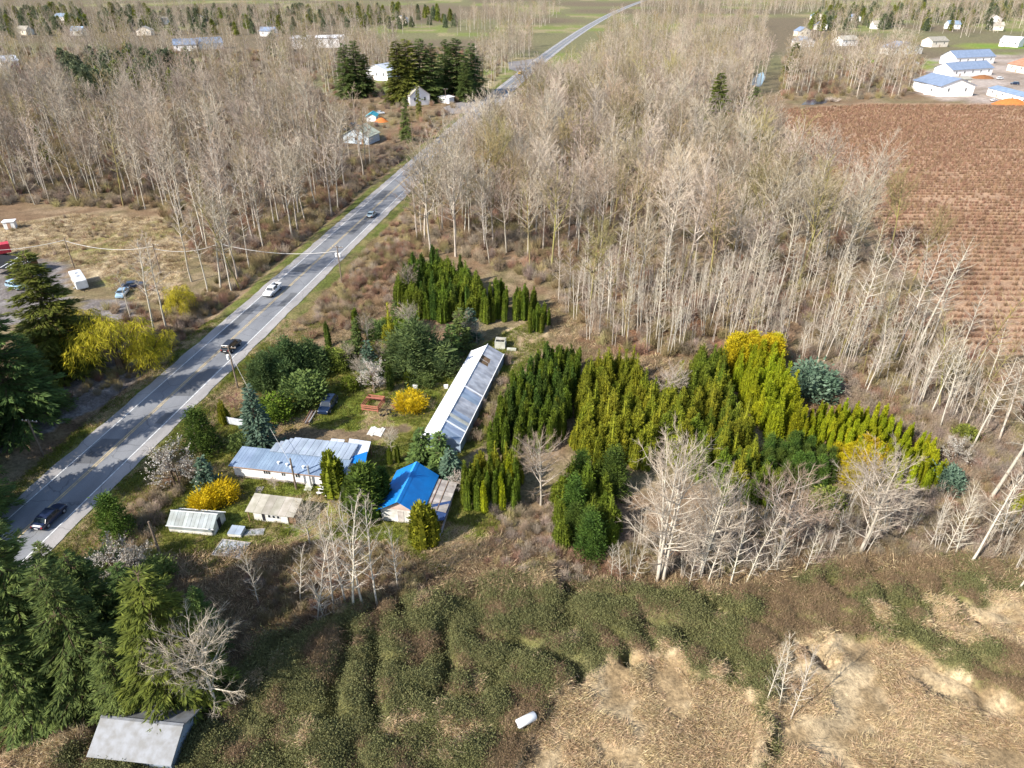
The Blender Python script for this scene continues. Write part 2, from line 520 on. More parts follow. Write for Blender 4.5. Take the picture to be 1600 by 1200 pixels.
def strip(name, mat, d0, d1, z, wob=0.0, y0=-1e9, y1=1e9, seed=0):
    m = MB()
    Y = RY[(RY >= y0) & (RY <= y1)]
    Yd = np.concatenate([np.linspace(Y[k], Y[k + 1], 4, endpoint=False) for k in range(len(Y) - 1)] + [Y[-1:]]) if wob else Y
    X = road_x(Yd)
    a = d0 + (wob * (fbm(Yd / 2.3, Yd * 0, 40 + seed, 3) - 0.5) * 2 * (1 if d0 < -4.4 else 0) if wob else 0)
    b = d1 + (wob * (fbm(Yd / 2.3, Yd * 0, 50 + seed, 3) - 0.5) * 2 * (1 if d1 > 4.4 else 0) if wob else 0)
    V = np.concatenate([np.stack([X + a, Yd, np.full_like(Yd, z)], -1), np.stack([X + b, Yd, np.full_like(Yd, z)], -1)])
    n = len(Yd); k = np.arange(n - 1)
    m.add(V, np.stack([k, k + n, k + n + 1, k + 1], -1))
    return m.build(name, mat)


rd = strip('road', M_shoulder, -5.7, 5.75, 0.02, wob=0.32)
tag(rd, kind='structure')
ln = strip('road_lanes', M_lane, -3.85, 3.85, 0.026)
tag(ln, kind='structure')
for nm, mt, a, b in (('edge_line', M_white, -3.78, -3.62), ('edge_line', M_white, 3.62, 3.80), ('centre_line', M_yellow, -0.26, -0.08), ('centre_line', M_yellow, 0.08, 0.26)):
    s_ = strip(nm, mt, a, b, 0.032, y1=2000)
    s_.parent = rd

M_patch = asphalt('asphalt_repair', (0.125, 0.128, 0.135), (0.10, 0.102, 0.108))
for (y0, d0, d1, ln_) in ((78, -3.3, -0.5, 6), (96, 0.6, 3.4, 9), (118, -3.4, -1.8, 14), (131, 1.9, 3.4, 7), (150, -3.2, -0.5, 5), (176, 0.5, 2.0, 16), (208, -3.3, -0.6, 10), (88, 2.1, 3.3, 3)):
    Yp = np.linspace(y0, y0 + ln_, 6); Xp = road_x(Yp); m_ = MB()
    m_.add(np.concatenate([np.stack([Xp + d0 + 0.08 * np.sin(Yp * 3), Yp, np.full(6, 0.029)], -1), np.stack([Xp + d1 + 0.08 * np.cos(Yp * 2.3), Yp, np.full(6, 0.029)], -1)]), [[k, k + 6, k + 7, k + 1] for k in range(5)])
    m_.build('repair_patch', M_patch, rd)

# gravel turn-off and side road sheets
M_gravel = nmat('grey_gravel', (0.27, 0.25, 0.24), 0.95, 0.1, scale=1.3, col2=(0.17, 0.155, 0.15), detail=9)


def sheet(name, P, mat, z=0.012, wob=0.5, seed=0):
    """a flat patch of ground with an uneven edge"""
    pts = []
    P = list(P)
    for k in range(len(P)):
        a = np.array(P[k]); b = np.array(P[(k + 1) % len(P)])
        n = max(2, int(np.linalg.norm(b - a) / 1.5))
        for q in range(n): pts.append(a + (b - a) * q / n)
    pts = np.array(pts)
    cx = pts.mean(0)
    dv = pts - cx; dl = np.linalg.norm(dv, axis=1)[:, None]
    pts = pts + dv / dl * (fbm(pts[:, 0] / 1.7, pts[:, 1] / 1.7, 60 + seed, 3)[:, None] - 0.5) * 2 * wob
    me = bpy.data.meshes.new(name)
    import bmesh
    bm = bmesh.new()
    vs = [bm.verts.new((p[0], p[1], z)) for p in pts]
    f = bm.faces.new(vs)
    bmesh.ops.triangulate(bm, faces=[f])
    bm.to_mesh(me); bm.free()
    me.materials.append(mat)
    return obj(name, me)


sd = sheet('side_road', [G(*p) for p in ((692, 168), (720, 158), (760, 154), (800, 146), (812, 141), (775, 172), (740, 176), (705, 178))], M_gravel, 0.0, 0.6, 3)
tag(sd, kind='structure')
sd = sheet('side_road', [G(*p) for p in ((793, 97), (818, 94), (845, 90), (835, 104), (812, 113), (796, 108))], M_gravel, 0.0, 1.0, 4)
tag(sd, kind='structure')
# ------------------------------------------------------------------ vegetation materials
M_bark_pale = nmat('pale_grey_bark', (0.48, 0.43, 0.355), 0.9, 0.1, scale=1.6, col2=(0.31, 0.27, 0.215), orand=0.18, stretch=(3, 3, 0.7))
M_bark_moss = nmat('mossy_bark', (0.26, 0.23, 0.07), 0.95, 0.05, scale=0.9, col2=(0.20, 0.16, 0.10), orand=0.2, stretch=(2, 2, 0.5))
M_bark_brown = nmat('brown_bark', (0.17, 0.125, 0.085), 0.95, 0.05, scale=2.0, col2=(0.09, 0.065, 0.045), orand=0.15, stretch=(3, 3, 0.6))
M_bark_white = nmat('white_birch_bark', (0.50, 0.455, 0.385), 0.85, 0.1, scale=1.2, col2=(0.42, 0.38, 0.30), orand=0.12, stretch=(2, 2, 1.5))
M_twig_tan = nmat('tan_twigs', (0.355, 0.285, 0.21), 0.9, 0.05, scale=0.35, col2=(0.25, 0.20, 0.13), orand=0.22)
M_twig_pale = nmat('pale_twigs', (0.43, 0.37, 0.295), 0.9, 0.05, scale=0.6, col2=(0.32, 0.265, 0.20), orand=0.15)
M_twig_red = nmat('russet_twigs', (0.31, 0.20, 0.13), 0.9, 0.05, scale=0.5, col2=(0.23, 0.15, 0.095), orand=0.25)
M_twig_grey = nmat('greyish_twigs', (0.34, 0.28, 0.22), 0.9, 0.05, scale=0.5, col2=(0.25, 0.20, 0.155), orand=0.25)
M_twig_olive = nmat('olive_twigs', (0.31, 0.26, 0.13), 0.9, 0.05, scale=0.5, col2=(0.23, 0.19, 0.09), orand=0.25)


def leafmat(name, c, c2, isl=0.35, orand=0.2, scale=0.9):
    m = nmat(name, c, 0.75, 0.15, scale=scale, col2=c2, isl=isl, orand=orand, detail=3)
    b = m.node_tree.nodes['Principled BSDF']
    # a little light passes through thin leaves
    N = m.node_tree.nodes; L = m.node_tree.links
    tr = N.new('ShaderNodeBsdfTranslucent'); mx = N.new('ShaderNodeMixShader'); mx.inputs[0].default_value = 0.25
    src = b.inputs['Base Color'].links[0].from_socket
    L.new(src, tr.inputs['Color']); L.new(b.outputs[0], mx.inputs[1]); L.new(tr.outputs[0], mx.inputs[2])
    L.new(mx.outputs[0], N['Material Output'].inputs['Surface'])
    return m


M_cedar = leafmat('cedar_green', (0.145, 0.195, 0.018), (0.085, 0.12, 0.016))
M_cedar_dark = leafmat('cedar_dark_green', (0.095, 0.15, 0.022), (0.05, 0.09, 0.018))
M_cypress = leafmat('cypress_olive_gold', (0.235, 0.245, 0.018), (0.135, 0.16, 0.016))
M_gold = leafmat('golden_foliage', (0.50, 0.41, 0.012), (0.34, 0.28, 0.012))
M_lime = leafmat('lime_foliage', (0.31, 0.34, 0.012), (0.20, 0.24, 0.012))
M_fir = leafmat('fir_green', (0.14, 0.195, 0.05), (0.075, 0.12, 0.036))
M_fir_olive = leafmat('fir_olive_green', (0.19, 0.21, 0.034), (0.105, 0.13, 0.026))
M_blue = leafmat('blue_spruce', (0.135, 0.20, 0.135), (0.075, 0.125, 0.08))
M_pine = leafmat('pine_green', (0.11, 0.155, 0.05), (0.06, 0.095, 0.034))
M_forsythia = leafmat('forsythia_blossom', (0.60, 0.44, 0.01), (0.40, 0.30, 0.01), 0.25, 0.1)
M_willow = leafmat('yellow_willow', (0.55, 0.45, 0.03), (0.30, 0.26, 0.03), 0.3, 0.12)
M_blossom = leafmat('white_blossom', (0.62, 0.58, 0.52), (0.42, 0.38, 0.31), 0.25, 0.1)
M_plum = leafmat('plum_red_blossom', (0.25, 0.06, 0.06), (0.16, 0.04, 0.04), 0.3, 0.1)
M_bramble = leafmat('bramble_leaf', (0.17, 0.178, 0.072), (0.15, 0.145, 0.06), 0.16, 0.16)
M_bramble_red = leafmat('bramble_cane', (0.31, 0.225, 0.135), (0.23, 0.165, 0.09), 0.22, 0.2)
M_straw = leafmat('dry_straw', (0.56, 0.45, 0.285), (0.42, 0.31, 0.165), 0.35, 0.25)
M_grass = leafmat('yard_grass', (0.155, 0.19, 0.026), (0.115, 0.13, 0.024), 0.35, 0.3)


# ------------------------------------------------------------------ vegetation builders
def unit(v):
    return v / (np.linalg.norm(v, axis=-1, keepdims=True) + 1e-9)


def bare_tree(seed, h=22.0, base=0.3, spread=3.6, n=30, fork=0, sub=7, tw=6, r0=0.2, up=0.9, lean=0.03, twr=0.02, stems=1, profile='oval'):
    """a leafless tree: returns (trunk MB, crown MB)"""
    g = np.random.default_rng(seed)
    tk, cr = MB(), MB()
    T0 = []; T1 = []; TR = []
    for st in range(stems):
        ang0 = g.random() * 6.28
        off = np.array([math.cos(ang0), math.sin(ang0), 0]) * (0.35 if stems > 1 else 0)
        hh = h * (1 - 0.22 * g.random() * (stems > 1))
        m = 9
        tt = np.linspace(0, 1, m)
        wob = np.cumsum(g.normal(0, 0.09, (m, 2)), 0) * hh / 22
        ldir = off[:2] * (0.30 + 0.25 * g.random()) * hh / 3 if stems > 1 else g.normal(0, lean * hh, 2)
        path = np.zeros((m, 3)); path[:, 2] = tt * hh
        path[:, :2] = off[:2] + wob + tt[:, None] ** 1.3 * ldir
        rr = (r0 * (1 - tt) ** 0.8 + 0.03) * (0.75 if stems > 1 else 1)
        rr[0] *= 1.25
        path[0, 2] = -0.5
        paths = [(path, rr)]
        if fork:
            for q in range(fork):
                f0 = 0.38 + 0.3 * g.random()
                k = int(f0 * (m - 1))
                a = g.random() * 6.28
                L = hh * (0.95 - f0) * (0.85 + 0.2 * g.random())
                s = np.linspace(0, 1, 6)[:, None]
                dr = np.array([math.cos(a), math.sin(a), 0])
                p2 = path[k] + dr * (0.36 * L * s ** 0.7) + np.array([0, 0, 1.0]) * L * 0.93 * s
                p2[:, :2] += np.cumsum(g.normal(0, 0.09, (6, 2)), 0)
                paths.append((p2, np.linspace(rr[k] * 0.8, 0.03, 6)))
        for (pp, r_) in paths:
            tk.tube(pp, r_, 6, 0)
        for pi, (pp, r_) in enumerate(paths):
            nn = int(n / stems / (1 + 0.55 * fork)) if pi == 0 else int(n / stems / (1 + 0.55 * fork) * 0.6)
            for q in range(nn):
                lo = base if pi == 0 else 0.15
                t = lo + (0.985 - lo) * ((q + g.random()) / nn)
                k = t * (len(pp) - 1); k0 = min(int(k), len(pp) - 2); fr = k - k0
                P = pp[k0] * (1 - fr) + pp[k0 + 1] * fr
                rb = r_[k0] * (1 - fr) + r_[k0 + 1] * fr
                w = (t - lo) / (1 - lo)
                pf = math.sin(math.pi * min(0.97, 0.16 + 0.84 * w)) ** 0.7 if profile == 'oval' else (1 - w) ** 0.8 * 0.85 + 0.18
                L = spread * (0.45 + 0.75 * pf) * (0.7 + 0.5 * g.random()) * (0.75 if pi else 1)
                a = q * 2.4 + g.random() * 0.9
                el = up * (0.55 + 0.5 * w) + g.normal(0, 0.12)
                d = np.array([math.cos(a) * math.cos(el), math.sin(a) * math.cos(el), math.sin(el)])
                s = np.linspace(0, 1, 4)[:, None]
                lp = P + d * L * s + np.array([0, 0, 1.0]) * 0.16 * L * s ** 2 + g.normal(0, 0.03 * L, (4, 3)) * s
                rl = min(rb * 0.6, 0.014 * L + 0.02)
                cr.tube(lp, np.linspace(rl, 0.014, 4), 4, 0, cap=False)
                ns = max(3, int(sub * L / spread))
                for u in range(ns):
                    t2 = 0.22 + 0.75 * (u + g.random()) / ns
                    kk = t2 * 3; k1 = min(int(kk), 2); f2 = kk - k1
                    S = lp[k1] * (1 - f2) + lp[k1 + 1] * f2
                    dd = unit(d + g.normal(0, 0.55, 3) + np.array([0, 0, 0.25]))
                    L2 = L * 0.42 * (1.15 - 0.6 * t2) * (0.7 + 0.6 * g.random())
                    E = S + dd * L2
                    T0.append(S[None]); T1.append(E[None]); TR.append(np.array([twr * 1.25]))
                    f3 = g.random((tw, 1)) * 0.8 + 0.15
                    S3 = S + (E - S) * f3
                    d3 = unit(dd + g.normal(0, 0.55, (tw, 3)) + np.array([0, 0, 0.2]))
                    T0.append(S3); T1.append(S3 + d3 * (0.5 + 0.9 * g.random((tw, 1))) * (0.55 + 0.16 * L2)); TR.append(np.full(tw, twr * 0.8))
    cr.twigs(np.concatenate(T0), np.concatenate(T1), np.concatenate(TR), 1)
    return tk, cr


def twig_bush(seed, r=1.0, h=1.6, n=110, tr=0.014):
    g = np.random.default_rng(seed)
    m = MB()
    a = g.random(n) * 6.28; s = g.random(n) ** 0.6
    P0 = np.stack([np.cos(a) * s * r * 0.35, np.sin(a) * s * r * 0.35, np.full(n, -0.1)], -1)
    P1 = np.stack([np.cos(a) * s * r * 0.8, np.sin(a) * s * r * 0.8, h * (0.55 + 0.45 * g.random(n)) * (1.1 - 0.5 * s)], -1) + g.normal(0, 0.12, (n, 3))
    m.twigs(P0, P1, tr)
    k = 2
    f = g.random((n * k, 1)) * 0.7 + 0.3
    S = np.repeat(P0, k, 0) + np.repeat(P1 - P0, k, 0) * f
    D = unit(np.repeat(unit(P1 - P0), k, 0) + g.normal(0, 0.6, (n * k, 3)))
    m.twigs(S, S + D * (0.25 + 0.5 * g.random((n * k, 1))) * h * 0.4, tr * 0.75)
    return m


def column_tree(seed, h=6.0, r=0.65, n=900, bl=0.5, bw=0.085, fingers=7, core=True):
    """upright cedar: several close upward fingers of scaly sprays"""
    g = np.random.default_rng(seed)
    m = MB()
    F = []
    for q in range(fingers):
        a = q * 6.28 / fingers + g.random() * 0.6
        rr = r * (0.45 + 0.2 * g.random()) if q else 0
        if fingers >= 12:
            rr = r * (0.25 + 0.6 * (q / fingers) ** 0.5) * (0.85 + 0.3 * g.random()) if q else 0
            a = q * 2.39996 + g.random() * 0.5
            F.append((math.cos(a) * rr, math.sin(a) * rr, h * (1.02 - 0.62 * rr / r) * (0.82 + 0.3 * g.random()), r * (0.26 + 0.14 * g.random())))
        else:
            F.append((math.cos(a) * rr, math.sin(a) * rr, h * (0.68 + 0.26 * g.random()) if q else h, r * (0.42 + 0.18 * g.random()) if q else r * 0.55))
    C = []; D = []; W = []
    for (fx, fy, fh, fr) in F:
        k = int(n / fingers)
        t = g.random(k) ** 0.85
        rad = fr * np.clip(np.minimum((t + 0.12) * 4, 1) * (1 - t) ** 0.55 + 0.02, 0.02, 1)
        a = g.random(k) * 6.28
        q = 0.6 + 0.45 * g.random(k)
        c = np.stack([fx * (1 - 0.25 * t) + np.cos(a) * rad * q, fy * (1 - 0.25 * t) + np.sin(a) * rad * q, t * fh * 0.95], -1)
        out = np.stack([np.cos(a), np.sin(a), np.zeros(k)], -1)
        C.append(c); D.append(out * (0.55 if fingers < 12 else 0.95) + np.array([0, 0, 1.0]) + g.normal(0, 0.28 if fingers < 12 else 0.4, (k, 3)))
        W.append(np.stack([-np.sin(a), np.cos(a), np.zeros(k)], -1) + g.normal(0, 0.5, (k, 3)))
    C = np.concatenate(C); D = np.concatenate(D); W = np.concatenate(W)
    m.blades(C, D, W, bl * (0.7 + 0.6 * g.random(len(C))), bw * (0.7 + 0.6 * g.random(len(C))), 0)
    for (fx, fy, fh, fr) in F:  # solid inner cores, added unseen inside the fingers to block light
        z = np.array([-0.1, 0.3, fh * 0.4, fh * 0.75, fh * 0.93])
        m.tube(np.stack([fx * (1 - 0.2 * z / fh), fy * (1 - 0.2 * z / fh), z], -1), np.array([0.3, 0.75, 0.68, 0.42, 0.06]) * fr * (1.0 if fingers < 12 else 0.7), 5, 0)
    return m


def bushy_tree(seed, h=6.0, r=1.6, clumps=70, per=26, bl=0.42, bw=0.09, droop=0.0, shape='cone', top=0.1, base=0.05, sig=0.2):
    """broad evergreen: clumps of sprays spread over a cone or dome, gaps between them"""
    g = np.random.default_rng(seed)
    m = MB()
    C = []; D = []; W = []
    for q in range(clumps):
        t = (q + g.random()) / clumps
        t = t ** (1.25 if shape == 'cone' else 1.0)
        z = (base + (1 - base) * t) * h
        if shape == 'cone': rad = r * ((1 - t) ** 0.8 * 0.92 + 0.08 * (1 - t)) + top * 0.3
        elif shape == 'dome': rad = r * math.sqrt(max(0.0, 1 - (2 * t - 0.85) ** 2 / 1.5)) if t < 0.97 else r * 0.2
        else: rad = r * (1 - t ** 3) ** 0.6
        a = q * 2.39996 + g.normal(0, 0.3)
        k = 0.72 + 0.4 * g.random()
        cx = np.array([math.cos(a) * rad * k, math.sin(a) * rad * k, z])
        out = np.array([math.cos(a), math.sin(a), 0.35 - droop])
        s = sig * r * (0.7 + 0.6 * g.random())
        c = cx + g.normal(0, 1, (per, 3)) * np.array([s, s, s * 0.75])
        dd = out + g.normal(0, 0.45, (per, 3)) + np.array([0, 0, 0.35 - droop])
        C.append(c); D.append(dd); W.append(g.normal(0, 1, (per, 3)))
    C = np.concatenate(C); D = np.concatenate(D); W = np.concatenate(W)
    C[:, 2] = np.maximum(C[:, 2], 0.05)
    m.blades(C, D, W, bl * (0.6 + 0.8 * g.random(len(C))), bw * (0.6 + 0.8 * g.random(len(C))), 0)
    z = np.array([0.0, 0.25, 0.5, 0.75, 0.95])
    kk = (1 - z) if shape == 'cone' else np.array([0.6, 0.95, 1.0, 0.75, 0.15])
    m.tube(np.stack([z * 0, z * 0, z * h], -1), 0.5 * r * kk + 0.02, 7, 0)
    return m


def conifer(seed, h=20.0, r=3.6, whorls=26, per=7, bl=0.55, bw=0.12, droop=0.25, base=0.06, dens=15, curve=0.85, r0=0.3):
    """spruce or fir: whorls of limbs that carry flat drooping sprays; returns trunk, crown"""
    g = np.random.default_rng(seed)
    tk, m = MB(), MB()
    z = np.linspace(-0.4, h, 8)
    px = np.cumsum(g.normal(0, 0.03, (8, 2)), 0)
    tk.tube(np.stack([px[:, 0], px[:, 1], z], -1), r0 * (1 - np.linspace(0, 1, 8)) ** 0.9 + 0.02, 7, 0)
    C = []; D = []; W = []; S0 = []; S1 = []
    for w in range(whorls):
        t = base + (1 - base) * (w / whorls) ** 0.95
        R = r * (1 - t) ** curve * (0.85 + 0.3 * g.random()) + 0.15
        n = max(3, int(per * (0.6 + 0.6 * (1 - t))))
        for q in range(n):
            a = g.random() * 6.28
            L = R * (0.7 + 0.45 * g.random())
            el = 0.25 * t - droop * (1 - t) + g.normal(0, 0.08)
            d = np.array([math.cos(a) * math.cos(el), math.sin(a) * math.cos(el), math.sin(el)])
            o = np.array([0, 0, t * h])
            side = np.array([-math.sin(a), math.cos(a), 0])
            S0.append(o); S1.append(o + d * L)
            k = max(4, int(dens * L / r * 1.6))
            f = g.random(k) ** 0.7
            sg = g.choice([-1, 1], k)
            c = o + d * (L * f)[:, None] + side * (sg * (1 - f * 0.7) * 0.16 * L * g.random(k))[:, None]
            c[:, 2] += -0.10 * L * f ** 2 + g.normal(0, 0.06, k)
            dd = d + side * (sg * (0.4 + 0.5 * g.random(k)))[:, None] + np.array([0, 0, -0.35 * droop * 2]) + g.normal(0, 0.2, (k, 3))
            C.append(c); D.append(dd); W.append(side * 1.0 + g.normal(0, 0.45, (k, 3)) + d * 0.2)
    C = np.concatenate(C); D = np.concatenate(D); W = np.concatenate(W)
    sc = 0.6 + 0.8 * g.random(len(C))
    m.blades(C, D, W, bl * sc, bw * sc, 0)
    m.twigs(np.array(S0), np.array(S1), 0.035 * h / 20 + 0.008, 1)
    return tk, m


# ------------------------------------------------------------------ instancing helpers
class Proto:
    """meshes of a thing's parts, shared by all its copies"""
    def __init__(s, parts): s.parts = parts          # [(name, mesh)]


def place(proto, name, x, y, s, label, cat, group=None, rz=None, sz=None, z=None, tilt=0.0, single=False):
    rz = random.random() * 6.283 if rz is None else rz
    sz = s if sz is None else sz
    zz = hz(x, y) if z is None else z
    if len(proto.parts) == 1:
        o = obj(name, proto.parts[0][1])
    else:
        o = bpy.data.objects.new(name, None); COL.objects.link(o); o.empty_display_size = 0.3
        for nm, me in proto.parts:
            obj(nm, me, o)
    o.location = (x, y, zz); o.rotation_euler = (random.gauss(0, tilt), random.gauss(0, tilt), rz); o.scale = (s, s, sz)
    return tag(o, label, cat, group)


def tc_proto(pair, mb, mt, nm='tree'):
    tk, cr = pair
    return Proto([('trunk', tk.mesh('trunk', mb, True)), ('crown', cr.mesh('crown', [mb, mt] if not isinstance(mt, list) else mt))])


def joined(pair, mb, mt, nm):
    tk, cr = pair
    m = MB(); m.v = tk.v + cr.v
    m.f = [(F, 0) for F, _ in tk.f] + [(F + tk.n, 1) for F, _ in cr.f]; m.n = tk.n + cr.n
    return m.mesh(nm, [mb, mt])


def scatter(name, label, cat, X, Y, Z, S, meshes, idx, rz=None, tilt=0.0, kind='stuff'):
    """one object of countless small pieces: geometry nodes instance the piece meshes on points"""
    N = len(X)
    me = bpy.data.meshes.new(name)
    me.vertices.add(N)
    me.vertices.foreach_set('co', np.stack([X, Y, Z], -1).astype(np.float32).ravel())
    rot = np.zeros((N, 3)); rot[:, 2] = RNG.random(N) * 6.283 if rz is None else rz
    if tilt: rot[:, :2] = RNG.normal(0, tilt, (N, 2))
    a = me.attributes.new('rot', 'FLOAT_VECTOR', 'POINT'); a.data.foreach_set('vector', rot.astype(np.float32).ravel())
    a = me.attributes.new('scl', 'FLOAT', 'POINT'); a.data.foreach_set('value', np.asarray(S, np.float32))
    a = me.attributes.new('idx', 'INT', 'POINT'); a.data.foreach_set('value', np.asarray(idx, np.int32))
    o = obj(name, me)
    tag(o, label, cat, None, kind)
    ng = bpy.data.node_groups.new(name, 'GeometryNodeTree')
    ng.interface.new_socket('Geometry', in_out='INPUT', socket_type='NodeSocketGeometry')
    ng.interface.new_socket('Geometry', in_out='OUTPUT', socket_type='NodeSocketGeometry')
    gi = ng.nodes.new('NodeGroupInput'); go = ng.nodes.new('NodeGroupOutput')
    iop = ng.nodes.new('GeometryNodeInstanceOnPoints')
    jn = ng.nodes.new('GeometryNodeJoinGeometry')
    for k, pm in enumerate(meshes):
        po = bpy.data.objects.new(name + '_piece', pm)
        oi = ng.nodes.new('GeometryNodeObjectInfo'); oi.inputs['Object'].default_value = po
        oi.inputs['As Instance'].default_value = True
        ng.links.new(oi.outputs['Geometry'], jn.inputs[0])
    ng.links.new(gi.outputs[0], iop.inputs['Points'])
    ng.links.new(jn.outputs[0], iop.inputs['Instance'])
    iop.inputs['Pick Instance'].default_value = True

    def attr(nm, ty):
        n = ng.nodes.new('GeometryNodeInputNamedAttribute'); n.data_type = ty; n.inputs['Name'].default_value = nm
        return n.outputs['Attribute']
    ng.links.new(attr('idx', 'INT'), iop.inputs['Instance Index'])
    ng.links.new(attr('rot', 'FLOAT_VECTOR'), iop.inputs['Rotation'])
    ng.links.new(attr('scl', 'FLOAT'), iop.inputs['Scale'])
    ng.links.new(iop.outputs[0], go.inputs[0])
    md = o.modifiers.new('scatter', 'NODES'); md.node_group = ng
    return o


def sample_poly(P, n, mind=0.0, g=RNG, avoid=(), tries=40):
    """n points inside a polygon, kept mind apart"""
    lo = P.min(0); hi = P.max(0)
    out = []
    cell = {}
    k = 0
    while len(out) < n and k < n * tries:
        m = 256
        q = lo + (hi - lo) * g.random((m, 2))
        q = q[inside(P, q[:, 0], q[:, 1])]
        for p in q:
            k += 1
            if mind:
                ci, cj = int(p[0] // mind), int(p[1] // mind)
                bad = False
                for a in (-1, 0, 1):
                    for b in (-1, 0, 1):
                        for r in cell.get((ci + a, cj + b), ()):
                            if (r[0] - p[0]) ** 2 + (r[1] - p[1]) ** 2 < mind * mind: bad = True
                if bad: continue
                cell.setdefault((ci, cj), []).append(p)
            out.append(p)
            if len(out) >= n: break
        k += max(1, m - len(q)) // 8
    return np.array(out).reshape(-1, 2)
# ------------------------------------------------------------------ tree prototypes
P_cotton = [tc_proto(bare_tree(100 + k, h=24, base=0.34, spread=4.9, n=50, fork=3, sub=9, tw=8, r0=0.22, up=0.9, twr=0.026, lean=0.05), M_bark_moss if k % 3 == 1 else M_bark_pale, M_twig_olive if k == 4 else M_twig_tan if k % 2 else M_twig_pale) for k in range(6)]
P_alder = [tc_proto(bare_tree(200 + k, h=21, base=0.40, spread=2.6, n=30, fork=0, sub=5, tw=5, r0=0.15, up=0.8, lean=0.05, twr=0.022, profile='cone'), [M_bark_pale, M_bark_white, M_bark_pale, M_bark_moss, M_bark_white][k], M_twig_tan if k % 2 else M_twig_pale) for k in range(5)]
P_sapling = [tc_proto(bare_tree(300 + k, h=11, base=0.32, spread=1.5, n=22, sub=4, tw=3, r0=0.075, up=1.0, twr=0.015, stems=3 + k % 2, profile='cone'), M_bark_white if k % 2 else M_bark_pale, M_twig_grey if k % 2 else M_twig_tan) for k in range(4)]
P_maple = [tc_proto(bare_tree(400 + k, h=14, base=0.14, spread=4.4, n=50, fork=3, sub=10, tw=9, r0=0.20, up=0.75, twr=0.017), M_bark_pale, M_twig_pale if k % 2 == 0 else M_twig_tan) for k in range(4)]
P_whiteclump = [tc_proto(bare_tree(450 + k, h=17, base=0.16, spread=3.3, n=90, sub=9, tw=8, r0=0.19, up=0.9, twr=0.015, stems=4, lean=0.05), M_bark_white, M_twig_pale) for k in range(2)]
P_poplar = [tc_proto(bare_tree(480 + k, h=15, base=0.16, spread=2.0, n=30, sub=4, tw=4, r0=0.085, up=1.0, twr=0.012, profile='oval', lean=0.06), M_bark_white, M_twig_pale) for k in range(3)]
ME_far = [joined(bare_tree(500 + k, h=22, base=0.26, spread=4.4, n=26, fork=1, sub=5, tw=5, r0=0.2, up=0.85, twr=0.05), M_bark_pale, [M_twig_tan, M_twig_grey, M_twig_pale, M_twig_tan, M_twig_olive][k], 'bare_tree') for k in range(5)]

Z_CENTRE = poly([(655, 402), (648, 375), (700, 305), (770, 232), (850, 165), (1150, 172), (1195, 240), (1295, 335), (1408, 430), (1500, 545), (1565, 600), (1620, 640), (1640, 720), (1480, 680), (1400, 640), (1330, 600), (1240, 575), (1140, 545), (1050, 560), (990, 555), (920, 535), (885, 500), (870, 455), (780, 425), (720, 402)])
Z_LEFT = poly([(-110, 322), (-90, 200), (0, 170), (150, 185), (300, 180), (420, 165), (500, 180), (525, 235), (600, 262), (520, 335), (430, 415), (375, 448), (330, 420), (290, 380), (245, 330), (120, 322)])


def wood_spot(x, y):
    """where in the central wood a tree stands, told by what it stands beside"""
    d = abs(float(road_d(x, y)))
    if d < 22: return 'on the roadside edge of the central wood'
    fx = 86 + (130 - 86) * (y - 115) / 260.0
    if x > fx - 16: return 'on the edge of the brown berry field'
    if y < 150:
        for lim, nm in ((0, 'behind the small cedar clumps'), (14, 'behind the dense greenhouse-side cedar block'), (30, 'behind the olive-gold cypress stand'), (46, 'behind the lime cypress block'), (60, 'beyond the blue-green spruce bush')):
            if x < lim: return nm
        return 'near the white blossoming shrub'
    if x < 5: return 'in the road half of the central wood'
    if y > 300: return 'at the back of the central wood'
    return 'in the field half of the central wood'


def left_spot(x, y):
    d = abs(float(road_d(x, y)))
    if d < 22: return 'along the road in the left wood'
    if y < 215: return 'behind the dry meadow in the left wood'
    if d > 90: return 'in the depth of the left wood'
    if y > 300: return 'near the green gabled shed in the left wood'
    return 'in the middle of the left wood'



def ok_road(x, y, m=8.5):
    return abs(road_d(x, y)) > m


pts = sample_poly(Z_CENTRE, 400, 5.0)
CLEAR = poly([(1078, 262), (1195, 262), (1200, 205), (1075, 205)])
pts = np.array([p for p in pts if ok_road(*p) and not inside(CLEAR, p[0], p[1])])
order = np.argsort(pts[:, 1])
pts = pts[order]
nc = na = 0
extra = []
for k, (x, y) in enumerate(pts):
    edge = x > 70 and y < 150
    # tall trees stand at the back and in the middle; slim ones to the front
    q = random.random()
    if y < 128: kind = 's' if q < 0.6 else 'a'
    elif q < 0.5: kind = 'c'
    else: kind = 'a'
    if kind == 'c' and nc < 230:
        nc += 1
        s = random.uniform(0.72, 1.12)
        w = k % 6
        lab = ('tall yellow-mossy cottonwood ' if w in (1, 4) else 'tall pale forked cottonwood ') + wood_spot(x, y)
        place(P_cotton[w], 'cottonwood_tree', x, y, s, lab, 'bare tree', 'bare cottonwoods in the wood by the brown field', tilt=0.035)
    elif kind == 's':
        place(P_sapling[k % 4], 'bare_sapling', x, y, random.uniform(0.8, 1.2), 'young multi-stemmed bare sapling ' + wood_spot(x, y), 'sapling', 'saplings on the wood edge', tilt=0.05)
    elif y > 300:
        extra.append((x, y))
    else:
        na += 1
        s = random.uniform(0.6, 1.0) if y > 150 else random.uniform(0.55, 0.8)
        w = k % 5
        place(P_alder[w], 'alder_tree', x, y, s * random.uniform(0.9, 1.1), 'slender bare ' + ['pale grey', 'whitish', 'pale grey', 'mossy olive', 'whitish'][w] + ' alder ' + wood_spot(x, y), 'bare tree', 'bare alders in the central wood', sz=s, tilt=0.05)

